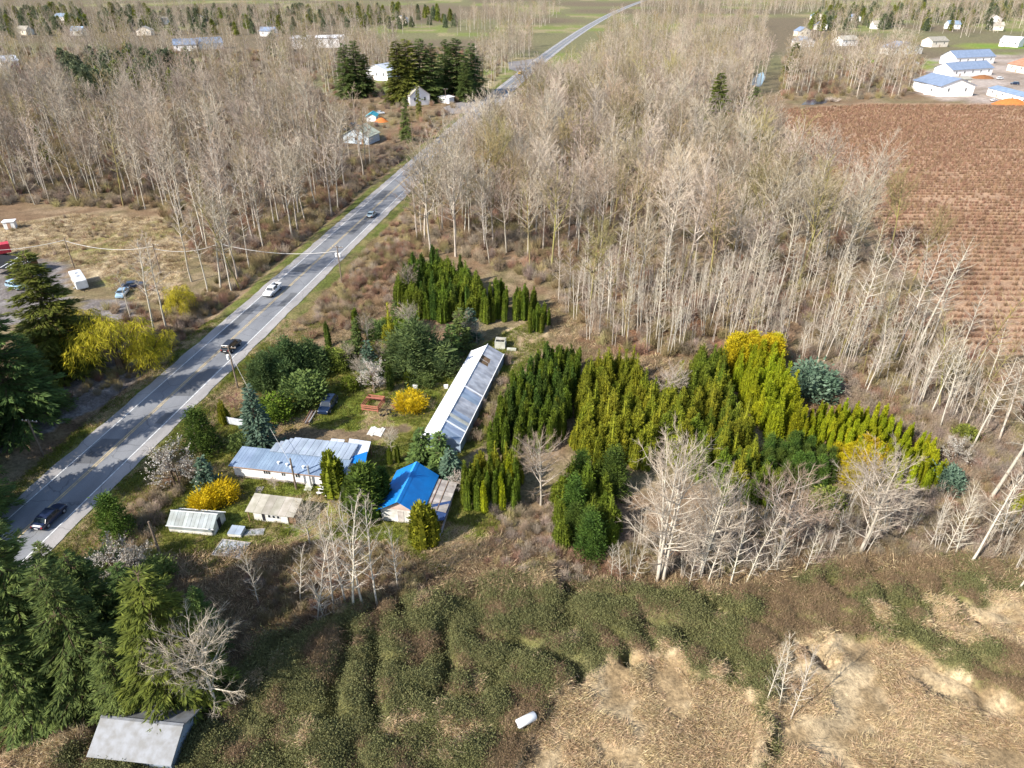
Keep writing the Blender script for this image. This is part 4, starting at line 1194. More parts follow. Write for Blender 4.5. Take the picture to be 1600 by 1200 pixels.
# single evergreens, placed one by one
EV = [
    (P_colG[0], 5, (525, 772), 702, 1.25, 'golden_cypress', 'upright golden cypress at the end of the mobile home', 'cypress'),
    (P_colG[1], 5, (661, 850), 782, 1.25, 'golden_cypress', 'upright golden cypress in front of the blue-roofed house', 'cypress'),
    (P_colG[2], 5, (676, 848), 788, 1.0, 'golden_cypress', 'smaller golden cypress touching the one before the blue-roofed house', 'cypress'),
    (P_colD[0], 6, (560, 800), 728, 2.1, 'cedar_tree', 'dark bushy cedar beside the golden cypress at the mobile home', CC),
    (P_colD[1], 6, (578, 806), 722, 2.1, 'cedar_tree', 'tall dark cedar in the middle of the clump left of the blue roof', CC),
    (P_colD[2], 6, (600, 790), 728, 1.8, 'cedar_tree', 'dark cedar touching the blue-roofed house', CC),
    (P_colD[3], 6, (548, 795), 745, 1.7, 'cedar_tree', 'lower dark cedar on the left of the clump beside the blue roof', CC),
    (P_col[0], 6, (610, 725), 695, 1.0, 'cedar_tree', 'slim cedar behind the clump of dark cedars', CC),
    (P_col[1], 6, (622, 722), 692, 1.0, 'cedar_tree', 'slim cedar next to the spruces at the greenhouse end', CC),
    (P_firS[0], 7, (690, 735), 672, 1.25, 'fir_tree', 'green fir hiding the near end of the long greenhouse', 'fir tree'),
    (P_firS[1], 7, (662, 722), 665, 1.35, 'fir_tree', 'broad fir against the white side of the long greenhouse', 'fir tree'),
    (P_firB[0], 6, (705, 750), 700, 1.3, 'spruce_tree', 'bluish spruce behind the blue-roofed house', 'spruce'),
    (P_spr_blue, 10, (411, 702), 600, 1.15, 'spruce_tree', 'tall narrow blue spruce behind the mobile home', 'spruce'),
    (P_firB[0], 6, (326, 762), 712, 1.2, 'spruce_tree', 'small blue spruce beside the yellow forsythia and greenhouse', 'spruce'),
    (P_darkc[0], 6, (320, 705), 640, 1.2, 'conifer_tree', 'dark rounded conifer on the road bank beside the blossoming shrub', 'conifer'),
    (P_darkc[1], 6, (190, 838), 775, 1.1, 'conifer_tree', 'dark conifer on the road bank beside the small glasshouse', 'conifer'),
    (P_cyp[0], 6, (352, 660), 615, 0.7, 'cypress_tree', 'narrow olive cypress beside the pale sheet fence', 'cypress'),
    (P_pinebush[0], 5, (418, 606), 552, 0.85, 'pine_tree', 'spreading dark pine on the road bank beside the black car', 'pine tree'),
    (P_pinebush[1], 5, (452, 592), 530, 0.9, 'pine_tree', 'spreading dark pine at the corner of the yard', 'pine tree'),
    (P_pinebush[2], 5, (488, 580), 530, 0.95, 'pine_tree', 'dark pine at the shady end of the green glade', 'pine tree'),
    (P_greenbush[0], 3.2, (478, 628), 590, 1.2, 'evergreen_bush', 'round dark green bush beside the dark blue car', 'bush'),
    (P_greenbush[1], 3.2, (428, 655), 625, 1.2, 'evergreen_bush', 'round green bush behind the blue spruce', 'bush'),
    (P_greenbush[0], 3.2, (380, 705), 680, 1.0, 'evergreen_bush', 'dark bush at the foot of the blue spruce', 'bush'),
    (P_colD[1], 6, (514, 540), 500, 1.0, 'cedar_tree', 'single narrow cedar among the brown roadside scrub', CC),
    (P_col[2], 6, (558, 520), 478, 1.4, 'cedar_tree', 'bright cedar at the edge of the russet roadside scrub', CC),
    (P_cyp[1], 6, (612, 560), 482, 0.75, 'cypress_tree', 'narrow yellow-green cypress beside the grey-green pine', 'cypress'),
    (P_colD[2], 6, (610, 610), 568, 1.1, 'cedar_tree', 'lone narrow cedar casting its shadow on the lawn', CC),
    (P_pinebush[0], 5, (652, 578), 505, 1.15, 'pine_tree', 'grey-green round pine in the middle of the yard', 'pine tree'),
    (P_firB[0], 6, (578, 580), 532, 1.1, 'spruce_tree', 'small blue-green spruce beside the blossoming fruit tree', 'spruce'),
    (P_firS[0], 7, (720, 545), 482, 1.2, 'fir_tree', 'pointed green fir between the rounded stand and the greenhouse', 'fir tree'),
    (P_firB[0], 6, (735, 530), 480, 1.2, 'spruce_tree', 'pointed bluish spruce in front of the small cedar clump', 'spruce'),
    (P_firS[1], 7, (705, 560), 505, 1.3, 'fir_tree', 'green fir at the back of the lawn near the greenhouse', 'fir tree'),
    (P_bluebush[0], 3.4, (1262, 618), 577, 1.25, 'spruce_bush', 'blue-green spruce bush beside the lime hedge block', 'bush'),
    (P_bluebush[1], 3.4, (1475, 765), 735, 0.9, 'spruce_bush', 'small blue-green spruce at the end of the long curved block', 'bush'),
    (P_colL[0], 6, (1583, 805), 765, 1.2, 'cedar_tree', 'lone lime-green cedar among the bare trees on the right', CC),
    (P_greenbush[2], 3.2, (1505, 690), 668, 1.0, 'evergreen_bush', 'small green bush beside the white blossoming shrub', 'bush'),
    (P_greenbush[2], 3.2, (1290, 800), 770, 1.0, 'evergreen_bush', 'olive bush between the two spreading bare trees', 'bush'),
    (P_fors[0], 2.2, (642, 640), 619, 0.85, 'forsythia_bush', 'bright yellow forsythia beside the red timber frame', 'shrub'),
    (P_fors[1], 2.2, (324, 792), 772, 0.85, 'forsythia_bush', 'bright yellow forsythia left of the grey-roofed shed', 'shrub'),
    (P_fors[0], 2.2, (349, 780), 760, 0.85, 'forsythia_bush', 'yellow forsythia in front of the white end of the mobile home', 'shrub'),
    (P_firO[0], 20, (104, 582), 395, 1.7, 'fir_tree', 'tall olive-green fir beside the parked white car', 'fir tree'),
    (P_fir[0], 20, (42, 668), 432, 1.2, 'fir_tree', 'tall dark fir shading the roadside turnout', 'fir tree'),
    (P_fir[1], 20, (-20, 640), 430, 0.95, 'fir_tree', 'dark fir behind the one shading the turnout', 'fir tree'),
    (P_fir[2], 20, (75, 1040), 768, 1.0, 'fir_tree', 'tall fir whose top hangs over the navy car on the road', 'fir tree'),
    (P_fir[0], 20, (150, 1085), 880, 1.15, 'fir_tree', 'broad dark fir beside the metal shed roof', 'fir tree'),
    (P_fir[1], 20, (185, 1015), 855, 1.1, 'fir_tree', 'dark fir between the road bank and the olive fir', 'fir tree'),
    (P_firO[1], 20, (285, 1100), 888, 1.3, 'fir_tree', 'olive-yellow fir leaning over the metal roofed shed', 'fir tree'),
    (P_fir[2], 20, (0, 1090), 885, 1.05, 'fir_tree', 'dark fir above the patch of golden lawn', 'fir tree'),
    (P_fir[0], 20, (115, 980), 850, 1.0, 'fir_tree', 'shorter dark fir behind the broad fir', 'fir tree'),
    (P_fir[1], 20, (330, 1010), 915, 1.1, 'fir_tree', 'small dark fir in the shade behind the bare tree', 'fir tree'),
    (P_fir[2], 20, (235, 1010), 880, 1.2, 'fir_tree', 'dark fir just behind the olive-yellow fir', 'fir tree'),
    (P_fir[1], 20, (55, 1120), 960, 1.3, 'fir_tree', 'low dark fir at the edge of the golden lawn', 'fir tree'),
    (P_fir[0], 20, (215, 1120), 1000, 1.3, 'fir_tree', 'low dark fir against the back of the metal shed', 'fir tree'),
    (P_fir[2], 20, (20, 960), 800, 1.1, 'fir_tree', 'dark fir between the road and the tall overhanging fir', 'fir tree'),
    (P_fir[1], 20, (75, 640), 520, 1.25, 'fir_tree', 'lower dark fir between the two tall firs by the turnout', 'fir tree'),
    (P_fir[2], 20, (-45, 700), 480, 1.0, 'fir_tree', 'dark fir at the far end of the shaded ditch', 'fir tree'),
    (P_greenbush[0], 3.2, (170, 900), 870, 1.3, 'evergreen_bush', 'dark evergreen bush at the end of the road bank', 'bush'),
    (P_greenbush[0], 3.2, (250, 905), 880, 1.1, 'evergreen_bush', 'dark bush beside the white blossoming bush by the road', 'bush'),
]
for pr, ph, b, ty, w, nm, lab, cat in EV:
    x, y = G(*b); h = Hgt(b[0], b[1], ty)
    s = h / ph
    place(pr, nm, x, y, s * w, lab, cat, sz=s, tilt=0.02)

for k, (bx_, by_, h_) in enumerate(((-75, 760, 24), (-120, 715, 27), (-35, 815, 20), (-170, 660, 28), (-95, 850, 24))):
    x, y = G(bx_, by_)
    place(P_fir[k % 3], 'fir_tree', x, y, h_ / 20 * 1.1, 'dark fir on the left bank whose shade falls across the road', 'fir tree', 'firs shading the road from the left bank', sz=h_ / 20)
# willows with hanging yellow shoots


def willow(seed, r=5.0, h=7.0):
    g = np.random.default_rng(seed)
    tk, m = MB(), MB()
    tk.tube([(0, 0, -0.4), (0.1, 0, 1.5), (0, 0.2, 3.2)], [0.45, 0.35, 0.28], 7)
    heads = []
    for q in range(15):
        a = q * 2.4 + g.random() * 0.5; L = r * (0.15 + 0.65 * (q / 15) ** 0.6)
        e = (math.cos(a) * L, math.sin(a) * L, h * (0.95 - 0.35 * (q / 15) + 0.12 * g.normal()))
        heads.append(e)
        tk.tube([(0, 0.1, 2.4), (e[0] * 0.5, e[1] * 0.5, e[2] * 0.75), e], [0.18, 0.1, 0.03], 5)
    for e in heads:
        n = 420
        rr = r * (0.22 + 0.12 * g.random())
        a = g.random(n) * 6.28; s = g.random(n) ** 0.5
        x = e[0] + np.cos(a) * s * rr; y = e[1] + np.sin(a) * s * rr
        z = e[2] + 0.35 - s ** 2 * 0.8 - g.random(n) ** 1.5 * (0.5 + 2.2 * s) * h / 7
        D = np.stack([np.cos(a) * 0.45, np.sin(a) * 0.45, -0.9 + 0 * a], -1) + g.normal(0, 0.4, (n, 3))
        m.blades(np.stack([x, y, z], -1), D, g.normal(0, 1, (n, 3)), 0.4 + 0.5 * g.random(n), 0.026, 0)
    return Proto([('trunk', tk.mesh('trunk', M_bark_brown, True)), ('crown', m.mesh('crown', M_willow))])


P_will = [willow(820), willow(821, 4.0, 6.0)]
for pr, ph, b, ty, w, lab in ((P_will[0], 7, (190, 580), 488, 0.85, 'broad yellow willow between the fir and the road ditch'),
                              (P_will[1], 6, (240, 572), 518, 0.9, 'smaller yellow willow on the road side of the broad willow'),
                              (P_will[1], 6, (140, 552), 490, 0.85, 'yellow willow shoots beside the parked white car'),
                              (P_will[1], 6, (285, 490), 450, 0.8, 'greenish-yellow willow scrub under the roadside alders')):
    x, y = G(*b); h = Hgt(b[0], b[1], ty)
    place(pr, 'willow_tree', x, y, h / ph * w * 1.15, lab, 'willow', sz=h / ph)


def blossom(seed, mat, h=4.0, n=1900):
    pair = bare_tree(seed, h=h, base=0.12, spread=h * 0.42, n=26, sub=6, tw=5, r0=0.11, up=0.8, twr=0.014, stems=3)
    g = np.random.default_rng(seed)
    m = MB()
    V = pair[1].v[-1].reshape(-1, 4, 3)
    k = g.integers(0, len(V), n); f = g.random((n, 1))
    C = V[k, 0] * (1 - f) + V[k, 3] * f + g.normal(0, 0.05, (n, 3))
    m.blades(C, g.normal(0, 1, (n, 3)), g.normal(0, 1, (n, 3)), 0.12, 0.05)
    return Proto([('trunk', pair[0].mesh('trunk', M_bark_brown, True)), ('branches', pair[1].mesh('branches', [M_bark_brown, M_twig_grey])), ('blossom', m.mesh('blossom', mat))])


P_blos = [blossom(830 + k, M_blossom) for k in range(2)]
P_plum = blossom(835, M_plum, 6.0, 2600)
for k, (b, ty, lab) in enumerate((((280, 758), 705, 'white blossoming shrub on the road bank'), ((312, 690), 668, 'small white blossoming bush beside the pale sheet fence'),
                                  ((195, 905), 858, 'white blossoming bush at the foot of the road bank'), ((225, 900), 868, 'sparse white blossoming bush in the brown garden'),
                                  ((1490, 722), 690, 'white blossoming shrub at the end of the long curved cedar block'),
                                  ((588, 612), 575, 'pinkish-white fruit tree on the lawn by the red frame'),                                   ((715, 765), 742, 'low bush beside the lean-to roof'))):
    x, y = G(*b); h = Hgt(b[0], b[1], ty)
    place(P_blos[k % 2], 'blossom_tree', x, y, h / 4 * 1.15, lab, 'blossom tree', sz=h / 4)
x, y = G(27, 128)
place(P_plum, 'plum_tree', x, y, 1.9, 'red-leaved plum tree by the far white house', 'plum tree')
x, y = G(370, 640)
place(P_plum, 'plum_tree', x, y, 0.45, 'low reddish-brown shrub beside the pale sheet fence', 'shrub')

# bare garden trees and fruit trees in the yard
for k, (b, ty, lab) in enumerate((((565, 600), 560, 'small bare fruit tree on the lawn'), ((575, 535), 492, 'pale lichen-covered fruit tree below the rounded stand'), ((640, 525), 478, 'pale fruit tree touching the rounded cedar stand'), ((545, 575), 540, 'yellowish bare fruit tree in the glade'),
                                  ((612, 705), 672, 'bare garden tree behind the carport roofs'), ((600, 575), 535, 'bare russet fruit tree in the middle of the lawn'),
                                  ((745, 535), 505, 'bare bush at the far end of the long greenhouse'), ((728, 535), 490, 'slim bare tree behind the long greenhouse'),
                                  ((430, 765), 745, 'bare bush against the white wall of the mobile home'),
                                  ((640, 470), 415, 'yellowish bare tree left of the rounded stand'), ((485, 850), 790, 'twiggy bare tree beside the grey-roofed shed'),
                                  ((660, 560), 520, 'bare shrub on the lawn beside the grey-green pine'), ((1045, 640), 575, 'bare bush rising out of the golden cypress stand'),
                                  ((1345, 770), 725, 'bare bush in front of the golden dwarf cypresses'))):
    x, y = G(*b); h = Hgt(b[0], b[1], ty)
    place(P_maple[k % 4], 'bare_tree', x, y, h / 14 * 1.1, lab, 'bare tree', sz=h / 14)

# conifers by the far houses and inside the wood
for k, (b, ty, w, lab, mt) in enumerate((((560, 150), 62, 0.8, 'tall dark fir left of the far white house', 0), ((640, 160), 55, 0.9, 'tall olive fir behind the far gabled house', 1),
                                      ((660, 158), 58, 0.9, 'tall dark fir behind the far gabled house', 0), ((715, 152), 58, 0.95, 'tall dark fir beside the far road junction', 0), ((738, 146), 66, 0.9, 'second dark fir beside the far road junction', 0),
                                      ((636, 222), 150, 0.6, 'dark fir on the roadside by the green-roofed shed', 0), ((655, 185), 130, 0.45, 'ivy-green conifer in front of the far gabled house', 1),
                                      ((545, 152), 66, 0.7, 'dark fir in the pair left of the far white house', 0), ((575, 148), 84, 0.7, 'shorter fir right in front of the far white house', 1), ((625, 162), 62, 0.7, 'olive fir on the left of the group behind the far gabled house', 1), ((677, 156), 66, 0.7, 'dark fir on the right of the group behind the far gabled house', 0), ((698, 150), 60, 0.7, 'dark fir left of the far road junction', 0), ((728, 158), 90, 0.6, 'shorter dark fir close to the far side road', 0),
                                      ((1112, 225), 112, 0.9, 'olive green conifer among the bare cottonwoods', 1), ((1168, 222), 135, 1.0, 'dark green conifer among the bare cottonwoods', 0), ((1090, 222), 160, 0.8, 'low dark conifer among the bare cottonwoods', 0),
                                      ((1236, 118), 66, 0.9, 'round green conifer beyond the pond', 1), ((1335, 112), 62, 0.6, 'green conifer by the far plots', 1),
                                      ((335, 215), 160, 0.6, 'grey-green conifer deep in the left wood', 0), ((75, 260), 190, 0.5, 'olive ivy-clad conifer in the left wood', 1))):
    x, y = G(*b); h = min(30, Hgt(b[0], b[1], ty))
    pr = (P_firO if mt else P_fir)[k % 2]
    place(pr, 'fir_tree', x, y, h / 20 * w * (1.9 if b[1] < 165 else 1.3), lab, 'fir tree', sz=h / 20)
# dark evergreen stand behind the left wood: reads as one mass
q = np.concatenate([sample_poly(poly([(90, 150), (100, 118), (200, 105), (300, 115), (280, 150), (180, 160)]), 70, 5.0), sample_poly(poly([(-60, 60), (0, 20), (700, 20), (720, 45), (400, 55)]), 260, 6), sample_poly(poly([(1250, 50), (1280, 12), (1700, 12), (1700, 48)]), 200, 6),
                    sample_poly(poly([(420, 92), (430, 70), (480, 68), (485, 84)]), 10, 5)])
q = np.array([p for p in q if ok_road(*p, 12)])
scatter('far_evergreens', 'distant stand of grey-green evergreens behind the left wood', 'woodland', q[:, 0], q[:, 1], np.zeros(len(q)), RNG.uniform(0.6, 1.0, len(q)), ME_ever, RNG.integers(0, 3, len(q)))

# ------------------------------------------------------------------ berry field
M_berry = nmat('berry_twigs', (0.29, 0.185, 0.115), 0.9, 0.05, scale=0.4, col2=(0.22, 0.135, 0.085), orand=0.18)
ME_berry = [twig_bush(840 + k, r=0.55, h=1.25, n=26, tr=0.045).mesh('berry_bush', M_berry) for k in range(4)]
bx = []; by = []
for yy in np.arange(108, 382, 2.9):
    xx = np.arange(70, 330, 0.75)
    bx.append(xx + RNG.normal(0, 0.12, len(xx))); by.append(np.full(len(xx), yy) - 0.045 * (xx - 100) + RNG.normal(0, 0.12, len(xx)))
bx = np.concatenate(bx); by = np.concatenate(by)
k = inside(Z_FIELD, bx + 9 * (fbm(bx / 12, by / 12, 78) - 0.5), by + 9 * (fbm(bx / 12, by / 12, 79) - 0.5)) & (RNG.random(len(bx)) > 0.07 + 0.5 * (fbm(bx / 18, by / 6, 77) < 0.33))
bx, by = bx[k], by[k]
scatter('berry_bushes', 'rows of leafless reddish berry bushes on the brown field', 'berry bushes', bx, by, height(bx, by) - 0.06, RNG.uniform(0.75, 1.2, len(bx)), ME_berry, RNG.integers(0, 4, len(bx)))

# ------------------------------------------------------------------ bramble slope, straw and grass


def tuft(seed, mat, n=16, L=0.5, w=0.02, lie=0.6, r=0.25):
    g = np.random.default_rng(seed); m = MB()
    a = g.random(n) * 6.28
    C = np.stack([g.normal(0, r, n), g.normal(0, r, n), np.full(n, -0.02)], -1)
    D = np.stack([np.cos(a) * lie * 0.6 + 0.9 * lie, np.sin(a) * lie * 0.6, np.full(n, 1.0)], -1)
    m.blades(C, D, np.stack([-np.sin(a), np.cos(a), np.zeros(n)], -1), L * (0.6 + 0.8 * g.random(n)), w)
    return m.mesh('tuft', mat)


def leafclump(seed, mat, n=34, r=0.34, L=0.12, w=0.045, up=0.5):
    g = np.random.default_rng(seed); m = MB()
    C = g.normal(0, r, (n, 3)) * np.array([1, 1, 0.45]); C[:, 2] = np.abs(C[:, 2]) + 0.05
    m.blades(C, g.normal(0, 1, (n, 3)) + np.array([0, 0, up]), g.normal(0, 1, (n, 3)), L * (0.7 + 0.6 * g.random(n)), w)
    return m


ME_br = [leafclump(850 + k, M_bramble).mesh('bramble', M_bramble) for k in range(4)]
ME_brr = []
for k in range(3):
    m_ = leafclump(860 + k, M_bramble_red, n=8, r=0.3)
    g_ = np.random.default_rng(870 + k)
    a_ = g_.normal(0, 0.3, (14, 3)); a_[:, 2] = 0
    m_.twigs(a_, a_ + g_.normal(0, 0.35, (14, 3)) + np.array([0, 0, 0.35]), 0.012)
    ME_brr.append(m_.mesh('bramble', M_bramble_red))
ME_straw = [tuft(880 + k, M_straw, 26, 0.55, 0.02, 1.9, 0.3) for k in range(4)]
ME_grass = [tuft(890 + k, M_grass, 16, 0.32, 0.022, 0.7, 0.25) for k in range(3)]

N_ = 120000
bx = RNG.uniform(-62, 66, N_); by = RNG.uniform(31, 70, N_)
wx = bx + 4.0 * (fbm(bx / 4, by / 4, 12) - 0.5); wy = by + 4.0 * (fbm(bx / 4, by / 4, 14) - 0.5)
inb = inside(Z_BRAMBLE, wx, wy)
ind = np.zeros(N_, bool)
for P in Z_DRY: ind |= inside(P, wx, wy)
pn = fbm(bx / 5, by / 5, 90); p2 = fbm(bx / 1.8, by / 1.8, 92, 3)
mx_ = bx + 3.0 * (fbm(bx / 6, by / 6, 31) - 0.5); my_ = by + 3.0 * (fbm(bx / 6, by / 6, 37) - 0.5)
crease = np.abs(fbm(mx_ / 7.5, my_ / 5.5, 5, 3) - 0.5) * 2 < 0.035
crease |= crease_d(bx, by) < 0.6
isb = inb & ~ind & ~crease
ind &= (fbm(bx / 3.2, by / 2.2, 97, 3) > 0.47)
straw = (ind & (RNG.random(N_) < 0.9)) | (isb & (pn > 0.60) & (p2 > 0.55))
red = isb & ~straw & ((pn < 0.34) | (p2 < 0.31) | ((bx > 24) & (pn < 0.50)))
leaf = isb & ~straw & ~red
zz = height(bx, by) - 0.06


def put_scatter(name, label, cat, mask, meshes, s0, s1, lift=0.0, **kw):
    n = int(mask.sum())
    scatter(name, label, cat, bx[mask], by[mask], zz[mask] + lift, RNG.uniform(s0, s1, n), meshes, RNG.integers(0, len(meshes), n), tilt=0.2, **kw)


put_scatter('bramble_thicket', 'low green bramble thicket covering the mounded slope', 'brambles', leaf, ME_br, 0.7, 1.3)
put_scatter('bramble_canes', 'brown withered canes and leaves among the brambles', 'brambles', red, ME_brr, 0.7, 1.3)
put_scatter('dry_grass', 'flattened straw-coloured dry grass on the slope', 'dry grass', straw & ~crease, ME_straw, 0.6, 1.2, lift=0.06, rz=-0.9 + (fbm(bx / 4, by / 4, 99)[straw & ~crease] - 0.5) * 5 + RNG.normal(0, 1, int((straw & ~crease).sum())))

# yard grass, weeds and roadside verge
N_ = 60000
bx = RNG.uniform(-70, 10, N_); by = RNG.uniform(54, 125, N_)
d_ = road_d(bx, by)
iny = inside(Z_YARD, bx, by)
for P in Z_DRIVE: iny &= ~inside(P, bx, by)
vg_ = (np.abs(d_) > 6.1) & (np.abs(d_) < 9) | ((d_ > 9) & (d_ < 15) & (RNG.random(N_) < 0.5))
rough = fbm(bx / 6, by / 6, 95)
zz = height(bx, by) - 0.06
put_scatter('yard_grass', 'rough green grass of the yard and the road verge', 'grass', (iny & (rough > 0.40)) | (vg_ & (rough > 0.42)), ME_grass, 0.5, 1.3)
dryy = ((iny & (rough < 0.44)) | (vg_ & (rough < 0.5))) & (RNG.random(N_) < 0.6)
put_scatter('yard_straw', 'tan dry grass tufts along the road bank and in the yard', 'dry grass', dryy, ME_straw, 0.4, 0.8)
# brown weeds over the slope between the houses and the brambles, and around the cedar blocks
Pq = [sample_poly(Z_MEADOW, 4500), sample_poly(poly([(150, 890), (420, 850), (600, 850), (700, 900), (780, 830), (960, 900), (960, 930), (600, 945), (420, 1000), (340, 1100), (300, 1000)]), 4200),
      sample_poly(poly([(960, 930), (1000, 880), (1300, 850), (1480, 850), (1660, 880), (1660, 930), (1350, 890), (1130, 940)]), 4200),
      sample_poly(poly([(860, 460), (1000, 560), (1140, 545), (1240, 575), (1480, 680), (1500, 760), (1250, 640), (1000, 600), (860, 560)]), 2500),
      sample_poly(poly([(500, 520), (640, 400), (640, 480), (600, 560), (540, 560)]), 900)]
q = np.concatenate(Pq)
scatter('withered_weeds', 'withered brown weeds around the trees and hedge blocks', 'weeds', q[:, 0], q[:, 1], height(q[:, 0], q[:, 1]) - 0.06, RNG.uniform(0.8, 1.7, len(q)), ME_brr + ME_straw[:1], RNG.integers(0, 4, len(q)), tilt=0.2)
# ------------------------------------------------------------------ building materials
M_wallw = nmat('white_siding', (0.88, 0.84, 0.82), 0.6, 0.3, scale=0.7, col2=(0.80, 0.76, 0.73), stretch=(1, 1, 4))
M_wallgrime = nmat('grimy_white_wall', (0.70, 0.68, 0.64), 0.7, 0.2, scale=0.8, col2=(0.45, 0.43, 0.39), detail=7)
M_roofblue = nmat('blue_grey_roof_metal', (0.23, 0.30, 0.40), 0.55, 0.3, scale=0.45, col2=(0.165, 0.22, 0.31), orand=0.08, detail=7)
M_rooflight = nmat('pale_grey_roof_metal', (0.32, 0.37, 0.44), 0.55, 0.3, scale=0.6, col2=(0.24, 0.28, 0.34), orand=0.10, detail=7)
M_carport = nmat('carport_sheet', (0.58, 0.60, 0.66), 0.55, 0.3, scale=0.8, col2=(0.42, 0.45, 0.50), orand=0.08, detail=7)
M_bluetarp = nmat('blue_roof_sheet', (0.008, 0.18, 0.52), 0.5, 0.3, scale=0.7, col2=(0.01, 0.145, 0.43), detail=6, bump=0.5)
M_bluetarp2 = nmat('pale_blue_ridge', (0.05, 0.32, 0.72), 0.5, 0.3, scale=0.6, col2=(0.03, 0.24, 0.6))
M_greyroof = nmat('weathered_grey_roof', (0.38, 0.35, 0.30), 0.85, 0.15, scale=0.9, col2=(0.27, 0.25, 0.20), orand=0.16, detail=8)
M_plank = nmat('grey_boards', (0.40, 0.37, 0.34), 0.9, 0.1, scale=1.2, col2=(0.27, 0.24, 0.22), orand=0.25, detail=7)
M_wood = nmat('brown_timber', (0.24, 0.15, 0.09), 0.9, 0.1, scale=2, col2=(0.15, 0.095, 0.06), orand=0.2)
M_redwood = nmat('red_timber', (0.36, 0.145, 0.095), 0.85, 0.15, scale=2, col2=(0.26, 0.10, 0.07), orand=0.12)
M_glassd = plain('dark_window_glass', (0.03, 0.035, 0.045), 0.12, 0.6)
M_frame = plain('white_frame', (0.75, 0.75, 0.74))
M_trim = plain('brown_trim', (0.36, 0.23, 0.16))
M_metal = plain('grey_metal', (0.42, 0.43, 0.45), 0.4, 0.5, 0.4)
M_poly = nmat('white_plastic_sheet', (0.86, 0.86, 0.88), 0.6, 0.3, scale=0.3, col2=(0.80, 0.80, 0.83))
M_polygrey = nmat('torn_grey_plastic', (0.46, 0.47, 0.50), 0.35, 0.4, scale=1.1, col2=(0.27, 0.275, 0.30), orand=0.12, detail=8, stretch=(1, 0.5, 1))
M_polyblue = nmat('bluish_plastic', (0.33, 0.40, 0.50), 0.35, 0.5, scale=0.7, col2=(0.20, 0.25, 0.34), orand=0.1, detail=8, stretch=(2, 0.5, 1))
M_greenroof = nmat('greenhouse_corrugated', (0.30, 0.335, 0.35), 0.5, 0.35, scale=0.8, col2=(0.19, 0.21, 0.20), orand=0.25, detail=7)
M_slate = nmat('slate_blue_roof', (0.20, 0.25, 0.35), 0.7, 0.25, scale=0.6, col2=(0.155, 0.20, 0.28), detail=6)
M_terra = nmat('terracotta_roof', (0.42, 0.22, 0.14), 0.8, 0.2, scale=0.6, col2=(0.33, 0.16, 0.10))
M_cream = nmat('cream_wall', (0.74, 0.66, 0.56), 0.7, 0.2, scale=0.6, col2=(0.64, 0.56, 0.46))
M_concrete = nmat('pale_block', (0.50, 0.50, 0.44), 0.9, 0.1, scale=1.2, col2=(0.36, 0.36, 0.30), detail=7)
M_black = plain('black_rubber', (0.02, 0.02, 0.022), 0.8, 0.2)
M_dark = plain('dark_void', (0.025, 0.025, 0.03), 0.9, 0.1)
M_orange = plain('orange_dirt', (0.50, 0.17, 0.05), 0.9, 0.1)
M_teal = plain('teal_tarp', (0.05, 0.36, 0.45))
M_red = plain('red_paint', (0.50, 0.04, 0.06))


def front_frame(A, B):
    """location and turn of a building whose front foot runs from A to B (ground points): local x along the front, y away"""
    A = np.array(A); B = np.array(B)
    d = B - A
    return A, math.atan2(d[1], d[0]), float(np.linalg.norm(d))


def window(parent, x, z, w, h, y=-0.03, side='front', L=0, D=0, panes=1):
    """a framed window set into a wall facing the front (y = 0) or a side"""
    def pt(a, b, c):
        if side == 'front': return (a, b, c)
        if side == 'right': return (L - b, a, c)
        return (b, a, c)
    m = MB()
    q = 0.06
    for (x0, x1, z0, z1) in ((x - q, x, z - q, z + h + q), (x + w, x + w + q, z - q, z + h + q), (x, x + w, z - q, z), (x, x + w, z + h, z + h + q)) + tuple((x + w * k / panes - 0.025, x + w * k / panes + 0.025, z, z + h) for k in range(1, panes)):
        P = [pt(x0, 0.0, z0), pt(x1, 0.0, z0), pt(x1, y - 0.02, z0), pt(x0, y - 0.02, z0)]
        P += [(p[0], p[1], z1) for p in P]
        m.hexa(P)
    f = m.build('window', M_frame, parent)
    g = MB(); g.quad(pt(x, y, z), pt(x + w, y, z), pt(x + w, y, z + h), pt(x, y, z + h))
    g.build('pane', M_glassd, f)
    return f


